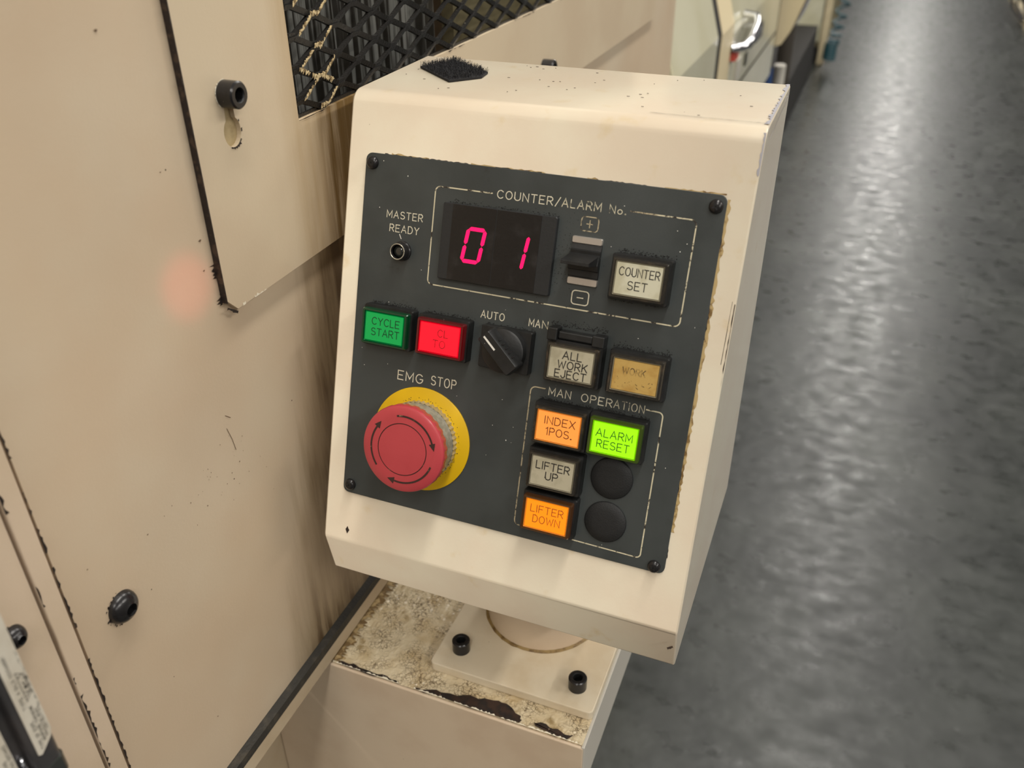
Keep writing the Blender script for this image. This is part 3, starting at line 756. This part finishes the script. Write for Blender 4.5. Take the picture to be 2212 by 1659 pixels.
# ---------------------------------------------------------------- rocker switch
mb = MB(PAN); rockp = [(54.2, 1.0), (55.0, 2.2), (58.2, 2.2), (58.8, 4.2), (61.8, 5.2), (66.6, 4.4), (67.4, 3.0), (69.0, 3.2), (69.6, 1.8), (72.6, 1.0)]
mb.loft([[(u, v, n) for v, n in [(54.2, 0)] + rockp + [(72.6, 0)]] for u in (14.5, 31.3)])
rk = part('rocker_switch', mb, 'blk', cb, 'black plus minus lever switch between nickel clips', bevel=None)
mb = MB(PAN)
mb.loft([[(u0, v1, n), (u1, v1, n), (u1, v0, n), (u0, v0, n)] for u0, u1, v0, v1, n in ((14.6, 31.0, 61.8, 67.2, 3.5), (14.0, 30.2, 61.9, 65.6, 9), (13.4, 29.2, 61.9, 63.9, 15), (13.7, 28.9, 62.1, 63.6, 15.5))])
part('lever', mb, 'blk', rk)
for v0, v1 in ((72.5, 76.3), (50.0, 54.1)):
    cvv = (v0 + v1) / 2
    part('nickel_clip', MB(PAN).loft([rr(22.8, cvv, 17.2, v1 - v0, .9, 0), rr(22.8, cvv, 17.2, v1 - v0, .9, 1.2), rr(22.8, cvv, 16.6, v1 - v0 - .6, .7, 1.6)]), 'clip', rk, 'shiny nickel clip', smooth=40)
# ---------------------------------------------------------------- push buttons
def button(u, v, label, lens_mat, bez_mat, rim_mat, lines, ink, hinge=False, tall=False, textw=.5, keep=None, ink_part=None):
    b = MB(PAN)
    b.loft([rr(u, v, 32.6, 24.6, 1.2, 0), rr(u, v, 32.6, 24.6, 1.2, 6.2), rr(u, v, 31.8, 23.8, 1.0, 7.2)], True, True)
    B = part('push_button', b, 'blk', cb, label)
    b = MB(PAN)     # smoked bezel of the cap, open in front
    b.loft([rr(u, v, 29.8, 21.4, 1.0, 7.0), rr(u, v, 29.8, 21.4, 1.0, 10.6), rr(u, v, 28.9, 20.5, .9, 11.6), rr(u, v, 26.6, 18.8, .6, 11.7), rr(u, v, 26.2, 18.4, .5, 11.1)], True, False)
    part('cap_bezel', b, bez_mat, B)
    b = MB(PAN)     # clear inner rim; its glow on lit buttons stands in for internal reflection
    b.loft([rr(u, v, 26.3, 18.5, .4, 10.9), rr(u, v, 25.6, 17.8, .3, 11.45), rr(u, v, 24.9, 17.1, .3, 10.9)], False, False)
    part('cap_rim', b, rim_mat, B)
    b = MB(PAN); b.loft([rr(u, v, 24.9, 17.1, .2, 10.4, 2), rr(u, v, 24.5, 16.6, .2, 11.35, 2)])
    part('lens', b, lens_mat, B)
    if lines:
        t = MB(PAN)
        for s, u0, v0, u1, h in lines: text(t, s, u0, v0, u1, h, textw, 11.42, .24, keep=keep)
        part('legend', t, ink, B)
    if hinge:
        h_ = MB(PAN)
        h_.box(u - 16.3, u - 10.5, v + 11.5, v + 18.5, 0, 9.5); h_.box(u + 9.5, u + 16.3, v + 11.5, v + 17.8, 0, 8.8)
        part('cover_hinge', h_, 'blk', B, bevel=.0006)
        h_ = MB(PAN); h_.box(u - 10.4, u + 9.4, v + 12.6, v + 17.0, 0, 7.6); part('hinge_bar', h_, 'blk', B, bevel=.0008)
    return B
def lens(name, col, e=None, st=0, m2=None):
    return mat(name, col, .38, mott=m2, emis=(e, st) if e else None)
L_green = lens('lens_green', srgb(0, 150, 72), srgb(0, 190, 84), .22)
L_red = lens('lens_red', srgb(200, 8, 30), srgb(255, 12, 40), .95)
L_or1 = lens('lens_orange', srgb(230, 140, 60), srgb(255, 150, 64), .62)
L_or2 = lens('lens_amber', srgb(230, 120, 10), srgb(255, 138, 14), .85)
L_lime = lens('lens_lime', srgb(140, 220, 10), srgb(150, 255, 8), .85)
L_wht = lens('lens_white', srgb(206, 202, 178), m2=(90, srgb(190, 184, 156), .45, .65))
L_wht2 = lens('lens_dull_white', srgb(178, 170, 146), m2=(90, srgb(160, 152, 128), .45, .65))
L_yel = lens('lens_yellowed', srgb(190, 156, 88), m2=(70, srgb(168, 128, 60), .45, .65))
Bz_smoke = mat('smoked_bezel', srgb(40, 36, 30), .2, coat=.4, mott=(160, srgb(64, 54, 42), .5, .7))
Bz_green = mat('green_bezel', srgb(6, 54, 30), .2, coat=.4, emis=(srgb(0, 120, 50), .02))
Bz_red = mat('red_bezel', srgb(60, 8, 12), .2, coat=.4, emis=(srgb(255, 0, 20), .06))
Bz_lime = mat('lime_bezel', srgb(46, 50, 14), .2, coat=.4, emis=(srgb(140, 220, 0), .05))
Bz_amb = mat('amber_bezel', srgb(46, 32, 16), .2, coat=.4, emis=(srgb(255, 130, 10), .03))
Rm_grey = mat('grey_rim', srgb(136, 128, 108), .25)
Rm_green = mat('green_rim', srgb(4, 100, 50), .25, emis=(srgb(0, 150, 70), .06))
Rm_red = mat('red_rim', srgb(140, 6, 20), .25, emis=(srgb(255, 10, 40), .35))
Rm_lime = mat('lime_rim', srgb(110, 160, 10), .25, emis=(srgb(150, 230, 0), .30))
Rm_amb = mat('amber_rim', srgb(170, 110, 50), .25, emis=(srgb(255, 150, 40), .22))
I_dark = mat('engraved_dark_ink', srgb(44, 40, 36), .5)
I_grn = mat('engraved_green_ink', srgb(0, 66, 34), .5)
I_red = mat('faded_red_ink', srgb(120, 0, 18), .5, emis=(srgb(190, 0, 22), .3), wear=(260, .5, .64, srgb(200, 8, 30)))
I_or = mat('engraved_brown_ink', srgb(150, 78, 16), .5, emis=(srgb(190, 96, 10), .22))
I_or1 = mat('engraved_umber_ink', srgb(110, 56, 20), .5)
I_lime = mat('engraved_olive_ink', srgb(60, 96, 8), .5)
I_fade = mat('smudged_ink', srgb(84, 62, 34), .6, wear=(300, .45, .55, srgb(170, 138, 76)))
button(-90.6, 7.5, 'green CYCLE START push button', L_green, Bz_green, Rm_green,
       [('CYCLE', -98.6, 9.0, -80.6, 4.2), ('START', -98.6, 2.6, -80.4, 4.2)], I_grn)
button(-54.5, 7.5, 'lit red cycle stop push button with worn legend', L_red, Bz_red, Rm_red,
       [('CYCLE', -63.6, 8.8, -45.6, 4.2), ('STOP', -62.4, 2.4, -46.4, 4.2)], I_red,
       keep=lambda i, j, c: c in 'CL' and i != 0 or c in 'TO')
button(25.4, 7.2, 'dull white ALL WORK EJECT push button with hinge bracket', L_wht2, Bz_smoke, Rm_grey,
       [('ALL', 20.4, 10.0, 31.2, 4.2), ('WORK', 18.2, 4.6, 35.0, 4.2), ('EJECT', 17.0, -.6, 34.8, 4.2)], I_dark, hinge=True, textw=.6)
wb = button(61.6, 7.3, 'yellowed push button with smudged unreadable legend', L_yel, Bz_smoke, Rm_grey,
       [('WORK', 54.5, 8.2, 67.0, 3.6)], I_fade)
t = MB(PAN); R_ = random.Random(21)
for k in range(16):
    a, b_ = R_.uniform(51, 60), R_.uniform(.5, 6.5); t.poly([(a + .3 * math.cos(q), b_ + .22 * math.sin(q), 11.43) for q in (0, 1.3, 2.5, 3.8, 5)])
for k in range(7):
    a, b_ = R_.uniform(61, 72), R_.uniform(1.6, 6.0); t.ribbon([(a, b_), (a + R_.uniform(-.6, 1.4), b_ + R_.uniform(-1.4, 1.4))], .3, 11.43)
part('smudges', t, I_fade, wb, kind='stuff')
button(22.9, -30.0, 'lit orange INDEX 1POS. push button', L_or1, Bz_smoke, Rm_amb,
       [('INDEX', 14.8, -28.4, 32.6, 4.3), ('1POS.', 16.2, -34.8, 31.6, 4.3)], I_or1)
button(55.4, -29.7, 'lit lime green ALARM RESET push button', L_lime, Bz_lime, Rm_lime,
       [('ALARM', 45.0, -29.0, 65.4, 4.3), ('RESET', 46.2, -35.3, 64.4, 4.3)], I_lime)
button(22.9, -57.0, 'dull white LIFTER UP push button', L_wht2, Bz_smoke, Rm_grey,
       [('LIFTER', 13.2, -55.4, 33.0, 4.4), ('UP', 19.4, -61.2, 26.6, 4.4)], I_dark, textw=.6)
button(22.7, -83.6, 'lit amber LIFTER DOWN push button', L_or2, Bz_amb, Rm_amb,
       [('LIFTER', 13.2, -82.0, 32.8, 4.3), ('DOWN', 15.2, -88.2, 31.4, 4.3)], I_or)
button(55.5, 58.5, 'white COUNTER SET push button', L_wht, Bz_smoke, Rm_grey,
       [('COUNTER', 45.0, 60.2, 66.6, 4.3), ('SET', 50.4, 53.2, 60.8, 4.3)], I_dark)
# blank plugs
for v in (-55.4, -82.1):
    b = MB(PAN); b.loft([circ(55.2, v, 12.3, 0, 48), circ(55.2, v, 12.3, .9, 48), circ(55.2, v, 11.6, 1.5, 48), circ(55.2, v, 7, 2.1, 48), circ(55.2, v, 2, 2.25, 48)])
    part('blanking_plug', b, 'blk_matt', cb, 'round black blanking plug', smooth=50)
# ---------------------------------------------------------------- selector
b = MB(PAN); su, sv = -15.6, 7.4
b.loft([rr(su, sv, 31.0, 24.6, .8, 0, 2), rr(su, sv, 31.0, 24.6, .8, 5.6, 2), rr(su, sv, 30.2, 23.8, .6, 6.4, 2)])
sel = part('selector_switch', b, 'blk', cb, 'black AUTO and MAN rotary selector knob turned to AUTO')
b = MB(PAN); b.loft([circ(su, sv, 13.2, 6.4, 48), circ(su, sv, 13.2, 8.0, 48), circ(su, sv, 12.6, 10.2, 48), circ(su, sv, 11.6, 10.8, 48)])
part('dial', b, 'blk', sel, smooth=35)
AX = math.radians(-43)
def rot(x, y, n): return PAN(su + x * math.cos(AX) - y * math.sin(AX), sv + x * math.sin(AX) + y * math.cos(AX), n)
b = MB(rot)
b.loft([rr(0, 0, 27.0, 11.0, 1.5, 9.5), rr(0, 0, 27.0, 10.4, 1.5, 13.5), rr(0, 0, 26.4, 8.4, 1.2, 17.6), rr(0, 0, 25.6, 7.4, 1.0, 18.2)])
part('handle', b, 'blk', sel, smooth=35)
b = MB(rot); b.box(-12.0, -2.2, -.55, .55, 18.1, 18.3); part('white_pointer', b, 'flake', sel, 'white pointer line')
b = MB(rot)
for x in (-5, -2, 1, 4, 7): b.box(x - .35, x + .35, 4.4, 5.3, 12.0, 16.6)
part('grip_ribs', b, 'blk_metal', sel)
# ---------------------------------------------------------------- emergency stop
eu, ev = -65.3, -58.7
b = MB(PAN); b.loft([circ(eu, ev, 32.5, .0, 72), circ(eu, ev, 32.5, .8, 72), circ(eu, ev, 32.2, 1.0, 72)])
es = part('emergency_stop', b, 'yellow', cb, 'yellow ring of the EMG STOP button', smooth=35)
b = MB(PAN); nk = 96
def gear(r, n, d):
    return [(eu + (r - (d if k % 2 else 0)) * math.cos(2 * math.pi * k / nk), ev + (r - (d if k % 2 else 0)) * math.sin(2 * math.pi * k / nk), n) for k in range(nk)]
b.loft([gear(24.6, 1.0, 1.0), gear(24.6, 6.4, 1.0), circ(eu, ev, 24.3, 6.4, nk), circ(eu, ev, 23.6, 8, nk), circ(eu, ev, 23.0, 12.5, nk), circ(eu, ev, 22.2, 17, nk)])
part('knurled_collar', b, 'alu', es, 'silver knurled collar', smooth=25)
b = MB(PAN); R_ = random.Random(17)
for k in range(70):
    a = R_.uniform(-1.0, 2.2); q = 25.0 + abs(R_.gauss(0, .6)); w = R_.uniform(.12, .36)
    b.poly([(eu + q * math.cos(a) + w * math.cos(t_), ev + q * math.sin(a) + w * math.sin(t_) * .8, 1.06) for t_ in (0, 1.2, 2.3, 3.6, 5)])
part('swarf_ring', b, 'chip', es, kind='stuff')
b = MB(PAN); ns = 120
def scal(r, n, d):
    return [(eu + (r - d * (math.sin(2 * math.pi * k / ns * 30) > 0)) * math.cos(2 * math.pi * k / ns), ev + (r - d * (math.sin(2 * math.pi * k / ns * 30) > 0)) * math.sin(2 * math.pi * k / ns), n) for k in range(ns)]
b.loft([circ(eu, ev, 21.6, 16.4, ns), scal(25.6, 17.4, .5), scal(26.4, 18.6, .6), scal(26.5, 22.2, .6), circ(eu, ev, 26.4, 22.9, ns), circ(eu, ev, 26.0, 24.0, ns), circ(eu, ev, 24.6, 24.7, ns),
        circ(eu, ev, 20, 25.0, ns), circ(eu, ev, 16.0, 25.1, ns), circ(eu, ev, 15.9, 24.6, ns), circ(eu, ev, 15.5, 24.6, ns), circ(eu, ev, 15.4, 25.1, ns), circ(eu, ev, 8, 25.25, ns), circ(eu, ev, 2, 25.3, ns)])
hd = part('mushroom_head', b, 'red', es, 'red mushroom push head', smooth=35)
b = MB(PAN); b.loft([circ(eu, ev, 15.92, 24.66, 72), circ(eu, ev, 15.48, 24.66, 72)], False, False)
b.loft([circ(eu, ev, 15.85, 25.14, 72), circ(eu, ev, 15.55, 25.14, 72)], False, False)
part('ring_groove', b, 'groove', es)
for a0, a1 in ((103, 22), (-20, -100), (-142, -212)):
    b = MB(PAN); r_ = 20.3; L_ = []
    for k in range(15):
        a = math.radians(a0 + (a1 - a0) * k / 14); L_.append((eu + r_ * math.cos(a), ev + r_ * math.sin(a)))
    b.ribbon(L_, 1.15, 25.12)
    a = math.radians(a1); t_ = (math.sin(a), -math.cos(a)); rad = (math.cos(a), math.sin(a)); c_ = L_[-1]
    b.poly([(c_[0] + rad[0] * 2.1, c_[1] + rad[1] * 2.1, 25.13), (c_[0] + t_[0] * 4.6, c_[1] + t_[1] * 4.6, 25.13), (c_[0] - rad[0] * 2.1, c_[1] - rad[1] * 2.1, 25.13)])
    part('turn_arrow', b, 'groove', es, 'engraved turn arrow')
# loose dust on the plate
b = MB(PAN); R_ = random.Random(33)
spots = [(-105, 103), (-20, -40), (-98, -2), (70, 86), (76, 80), (36, 73), (38, 66), (-60, 46)]
for k in range(46):
    u, v = spots[k] if k < len(spots) else (R_.uniform(-112, 88), R_.uniform(-100, 102))
    w = R_.uniform(.15, .42); h_ = R_.uniform(.15, .5); a = R_.uniform(0, 3)
    b.poly([(u + w * math.cos(a + q), v + h_ * math.sin(a + q), .12) for q in (0, 1.4, 2.9, 4.4)])
part('dust_flakes', b, 'flake', cb, 'pale dust flakes on the plate', kind='stuff')
b = MB(PAN); R_ = random.Random(35)     # black oily swarf gathered above the buttons and round the display
def swarf(u0, u1, v, n, sp):
    for k in range(n):
        u = R_.uniform(u0, u1); vv = v + abs(R_.gauss(0, sp)); w = R_.uniform(.12, .5); a = R_.uniform(0, 3)
        b.poly([(u + w * math.cos(a + q), vv + w * .7 * math.sin(a + q), .1) for q in (0, 1.4, 2.9, 4.4)])
swarf(-62, 5, 84.8, 160, .8); swarf(40, 72, 70.9, 170, 1.0); swarf(-106, -75, 19.9, 120, .8); swarf(-70, -38, 19.9, 90, .7)
swarf(8, 41, 25.5, 180, 1.6); swarf(45, 78, 19.6, 170, 1.3); swarf(7, 39, -17.6, 110, .6); swarf(39, 72, -17.3, 120, .8)
swarf(40, 72, 44.6, 60, .5); swarf(-30, 0, 19.8, 50, .6)
for k in range(260):
    u, v = R_.gauss(10, 9), R_.gauss(62, 14); w = R_.uniform(.1, .34); a = R_.uniform(0, 3)
    b.poly([(u + w * math.cos(a + q), v + w * .7 * math.sin(a + q), .1) for q in (0, 1.4, 2.9, 4.4)])
part('oily_swarf', b, 'recess', cb, 'black oily swarf round the buttons', kind='stuff')
# debris on top of the box
b = MB(TOPP); R_ = random.Random(36)
for k in range(38):
    x = R_.uniform(xL + .01, xR - .01); y = R_.uniform(.462, .54)
    w = R_.uniform(.0003, .0010); h_ = R_.uniform(.00012, .0003); a = R_.uniform(-.6, .6)
    b.loft([[(x + w * math.cos(a + q), y + h_ * math.sin(a + q), n) for q in (0, 1.4, 2.9, 4.4)] for n in (.0001, .0003)])
o = single('swarf_crumbs', b, 'debris', 'dark swarf crumbs scattered on top of the control box', 'swarf', kind='stuff')
# hook and loop patch
pp = [(-.2656, .5108), (-.2522, .5345), (-.2192, .5105), (-.2182, .4985), (-.2326, .4829)]
vp = root('hook_and_loop_patch', (-.2385, .508, 1.3757), 'fuzzy black hook and loop patch stuck on top of the control box', 'patch')
b = MB(); b.loft([[(x, y, 1.3757) for x, y in pp], [(x, y, 1.3768) for x, y in pp]]); part('backing', b, 'fuzz', vp)
b = MB(); R_ = random.Random(38)
def inside(x, y):
    r = False
    for i in range(len(pp)):
        (x1, y1), (x2, y2) = pp[i], pp[i - 1]
        if (y1 > y) != (y2 > y) and x < (x2 - x1) * (y - y1) / (y2 - y1) + x1: r = not r
    return r
k = 0
while k < 2600:
    x, y = R_.uniform(-.267, -.217), R_.uniform(.482, .536)
    if not inside(x, y): continue
    k += 1
    a = R_.uniform(0, 6.28); h_ = R_.uniform(.0012, .0034); d = R_.uniform(.0006, .0026); w = .00010
    p = [Vector((x, y, 1.3766)), Vector((x + d * .5 * math.cos(a), y + d * .5 * math.sin(a), 1.3766 + h_)), Vector((x + d * math.cos(a), y + d * math.sin(a), 1.3766 + h_ * R_.uniform(.5, 1.1)))]
    s_ = Vector((-math.sin(a), math.cos(a), 0)) * w
    q = [b.add(tuple(z_)) for z_ in (p[0] - s_, p[0] + s_, p[1] - s_, p[1] + s_, p[2] - s_ * .4, p[2] + s_ * .4)]
    b.f += [(q[0], q[1], q[3], q[2]), (q[2], q[3], q[5], q[4])]
part('loop_fibres', b, 'fuzz', vp, kind='stuff')
# ================================================================== light curtain bar (lower left)
lc = root('light_curtain_bar', (-.262, .118, 1.18), 'dark sensor bar with printed white labels at the lower left corner', 'sensor')
xF = -.25
b = MB(lambda y, z, n: Vector((xF + n, y, z)))
zb = 1.1905
b.loft([rr(.1165, 0, .040, .026, .004, 0, 4)], False, False); b.v.clear(); b.f.clear()
def bar(y0, y1, x0, x1, z0, z1, r=.003):
    m_ = MB(lambda y, x, z: Vector((x, y, z))); m_.loft([rr((y0 + y1) / 2, (x0 + x1) / 2, y1 - y0, x1 - x0, r, z0), rr((y0 + y1) / 2, (x0 + x1) / 2, y1 - y0, x1 - x0, r, z1)]); return m_
body = part('sensor_body', bar(.1245, .1362, -.2690, xF - .0004, 1.02, 1.62, .0025), 'sensor', lc, smooth=40)
part('sensor_body', bar(.0950, .1185, -.2690, xF - .0008, 1.02, 1.62, .003), 'sensor', lc, smooth=40)
part('lens_channel', bar(.1175, .1260, -.2690, xF - .0045, 1.02, 1.62, .001), 'sensor', lc)
part('clamp_ring', bar(.1150, .1368, -.2695, xF + .0006, zb - .010, zb - .001, .003), 'glassy', lc, 'glossy dark clamp ring', smooth=40)
def LAB(y, z, n): return Vector((xF + n, y, z))
b = MB(LAB); lp = [(.1356, 1.62), (.1356, 1.2058), (.1345, 1.2025), (.1286, 1.1980), (.1272, 1.1990), (.1272, 1.62)]
b.loft([[(y, z, n) for y, z in lp] for n in (-.0006, .0001)]); l1 = part('label', b, 'label', body, 'white printed data label')
b = MB(LAB); lp = [(.1186, 1.62), (.1186, 1.1985), (.0980, 1.1985), (.0980, 1.62)]
b.loft([[(y, z, n) for y, z in lp] for n in (-.0008, .0001)]); part('label', b, 'label', lc, 'white printed data label')
def ltext(s, y_base, z0, z1, h, w=.00018):      # reads upward along the bar, letter tops to the left
    t = MB(LAB); text(t, s, z0, 0, z1, h, w, .00025, .3, fx=lambda a, b_: (y_base - b_, a)); part('label_print', t, 'ink', lc)
t = MB(LAB); pr = [(.1316, 1.2415), (.1343, 1.2385), (.1343, 1.2290), (.1316, 1.2260), (.1316, 1.2415)]
t.ribbon(pr, .00026, .00025); part('label_print', t, 'ink', lc)
ltext('Ver.1', .1338, 1.2285, 1.2390, .0018, .0003)
ltext('TYPE 4', .1305, 1.2235, 1.2330, .0014); ltext('SIL3 0006881', .1305, 1.2345, 1.2520, .0012)
ltext('TYPE OF ESPE', .1305, 1.2005, 1.2160, .0013); ltext('RESPONSE TIME', .1322, 1.2035, 1.2175, .0010); ltext('VOLTAGE', .1322, 1.2180, 1.2230, .0010)
ltext('PROTECTIVE HEIGHT', .1336, 1.2045, 1.2205, .0008, .00014); ltext('DETECTION', .1346, 1.2075, 1.2205, .0007, .00013)
ltext('CAPABILITY', .1352, 1.2200, 1.2500, .0006, .00012)
ltext('OPERATING DISTANCE', .1180, 1.1990, 1.2180, .0013); ltext('LOAD RATING', .1158, 1.1995, 1.2110, .0013); ltext('SUPPLY', .1136, 1.1995, 1.2070, .0013)
b = MB()
pth = []
for k in range(120):
    a = 2 * math.pi * k / 12; pth.append((xF - .0035 + .0009 * math.cos(a), .1222 + .0009 * math.sin(a), 1.1930 + .0100 * k / 120))
b.tube(pth, .00028, 5); part('spring_thread', b, 'chrome', lc, 'bright coil of a threaded screw', smooth=60)
# ================================================================== next machine along the aisle
nm = root('neighbouring_machine', (-.30, 2.2, 0), 'pale cream folded guard machine with a chrome handle beyond the control box', 'machine')
def guard(y0, y1, mt, name, dx=0, zf=1.152, zb_=.85, top=1.60, label=None):
    b = MB(); xf = -.300 + dx
    pr_ = [(xf - .002, zb_), (xf, zf), (xf - .030 - .30 * (top - 1.25), top), (xf - .60, top), (xf - .60, zb_)]
    b.loft([[(x, y, z) for x, z in pr_] for y in (y0, y1)])
    return part(name, b, mt, nm, label, bevel=.002)
guard(1.475, 1.872, 'pale', 'front_guard')
guard(1.873, 1.918, 'darkgap', 'guard_gap', -.001)
guard(1.919, 2.060, 'strip_far', 'cream_pillar', .001, 1.150)
sd = guard(2.062, 2.955, 'pale', 'door_guard', .0, 1.125)
guard(2.957, 2.985, 'darkgap', 'guard_gap', -.001)
b = MB(); b.box(-.3005, -.2995, 2.07, 2.95, .978, .983); part('door_seam', b, 'darkgap', nm)
b = MB(); b.tube([(-.298, 2.05, 1.098), (-.272, 2.06, 1.102), (-.262, 2.09, 1.112), (-.262, 2.16, 1.132), (-.270, 2.20, 1.142), (-.30, 2.21, 1.145)], .009, 10)
hnd = part('door_handle', b, 'chrome', nm, 'chrome bow handle', smooth=60)
b = MB(); b.tube([(-.298, 2.15, 1.082), (-.276, 2.16, 1.086), (-.268, 2.20, 1.098), (-.268, 2.25, 1.112), (-.275, 2.28, 1.120), (-.31, 2.29, 1.122)], .008, 10); part('handle_bar', b, 'chrome', hnd, smooth=60)
b = MB(); b.box(-.300, -.288, 2.055, 2.10, 1.070, 1.094); part('red_tag', b, 'redtag', hnd)
b = MB(); b.box(-.300, -.284, 2.36, 2.46, 1.055, 1.090); part('latch', b, 'blk', nm)
b = MB(); b.box(-.3, -.297, 2.16, 2.22, 1.00, 1.05); part('lock_plate', b, 'greyp', nm)
b = MB(); b.box(-.3, -.298, 2.30, 2.33, 1.01, 1.04); part('lock_plate', b, 'blk', nm)
# overhanging chute behind it
ch = [(-.300, .930), (-.285, .935), (-.262, .975), (-.215, 1.12), (-.20, 1.30), (-.6, 1.30), (-.6, .93)]
b = MB(); b.loft([[(x, y, z) for x, z in ch] for y in (2.99, 3.35)]); part('discharge_chute', b, 'strip_far', nm, 'cream chute with curved underside')
b = MB(); b.loft([[(x + .003, y, z - .002) for x, z in ch[:5]] for y in (3.10, 3.36)], False, False, closed=False); part('clear_cover', b, 'lav', nm, 'pale lavender clear cover sheet')
# open base: legs and pipes
for y in (1.9, 3.0, 3.9):
    part('leg', MB().box(-.46, -.40, y, y + .06, 0, .86), 'under', nm)
for y0_, y1_, z1_ in ((1.5, 3.4, .72), (3.42, 4.8, .60), (4.82, 6.9, .34)):
    part('under_shade_block', MB().box(-.9, -.42, y0_, y1_, .03, z1_), 'darkgap', nm)  # solid near-black blocks stand in for the shade inside the open base
part('top_frame', MB().box(-.9, -.34, 1.5, 3.3, .80, .84), 'under', nm)
b = MB(); b.tube([(-.31, 3.35, .80), (-.31, 3.36, .70), (-.33, 3.38, .45)], .020, 12); part('white_pipe', b, 'white', nm, smooth=60)
b = MB(); b.tube([(-.325, 3.10, .84), (-.318, 3.08, .74), (-.35, 3.1, .40)], .018, 10); part('blue_hose', b, 'blue', nm, smooth=60)
b = MB(); b.tube([(-.34, 3.75, .92), (-.335, 3.75, .60), (-.37, 3.7, .20)], .03, 10); part('pipe', b, 'under', nm, smooth=60)
# ================================================================== cabinet further down
fc = root('far_cabinet', (-.6, 7.6, 0), 'olive cream cabinet on a dark plinth further down the aisle', 'cabinet')
part('cabinet_body', MB().box(-1.2, -.375, 7.3, 8.8, .12, 1.5), 'olive', fc, bevel=.01)
part('corner_post', MB().box(-.415, -.365, 7.27, 7.33, 0, 1.5), 'strip_far', fc, bevel=.006)
part('front_door', MB().box(-1.1, -.425, 7.285, 7.3, .16, 1.45), 'pale', fc, bevel=.004)
part('plinth', MB().box(-1.2, -.43, 7.34, 8.8, 0, .12), 'darkgap', fc)
# coiled air hose hanging from it
b = MB(); pth = []; zz = .80
for k in range(360):
    t_ = k / 359; a = 2 * math.pi * 14 * t_
    loose = max(0, 1 - t_ * 1.9)
    zz -= .0007 + .0085 * loose ** .8 * .52
    pth.append((-.262 + .040 * math.cos(a) - .060 * min(1, t_ * 1.6), 7.10 + .045 * math.sin(a), zz))
b.tube(pth, .0085, 7)
ho = single('coiled_air_hose', b, 'teal', 'teal coiled air hose hanging beside the far cabinet', 'hose', smooth=60)
# machine and cables on the right side of the aisle
rm = root('opposite_machine', (1.5, 10, 0), 'brown grey machine edge across the aisle at the upper right corner', 'machine')
part('machine_body', MB().box(1.22, 2.2, 9.2, 13, .10, 1.6), 'under', rm, bevel=.01)
part('foot_rail', MB().box(1.17, 1.25, 9.3, 13, 0, .06), 'strip_far', rm)
b = MB()
for dx, dy in ((0, 0), (.05, .1), (.1, -.1)):
    b2 = [(1.06 + dx, 10.0 + dy, .75), (1.05 + dx, 9.9 + dy, .35), (1.07 + dx, 9.7 + dy, .12), (1.15 + dx * .5, 9.5 + dy, .05), (1.30, 9.45 + dy, .06)]
    P = []
    for i in range(len(b2) - 1):
        for k in range(6): P.append(tuple(Vector(b2[i]).lerp(Vector(b2[i + 1]), k / 6)))
    b.tube(P + [b2[-1]], .012, 7)
part('dangling_cable', b, 'cable', rm, 'dark dangling cables')
print('objects', len(bpy.data.objects))
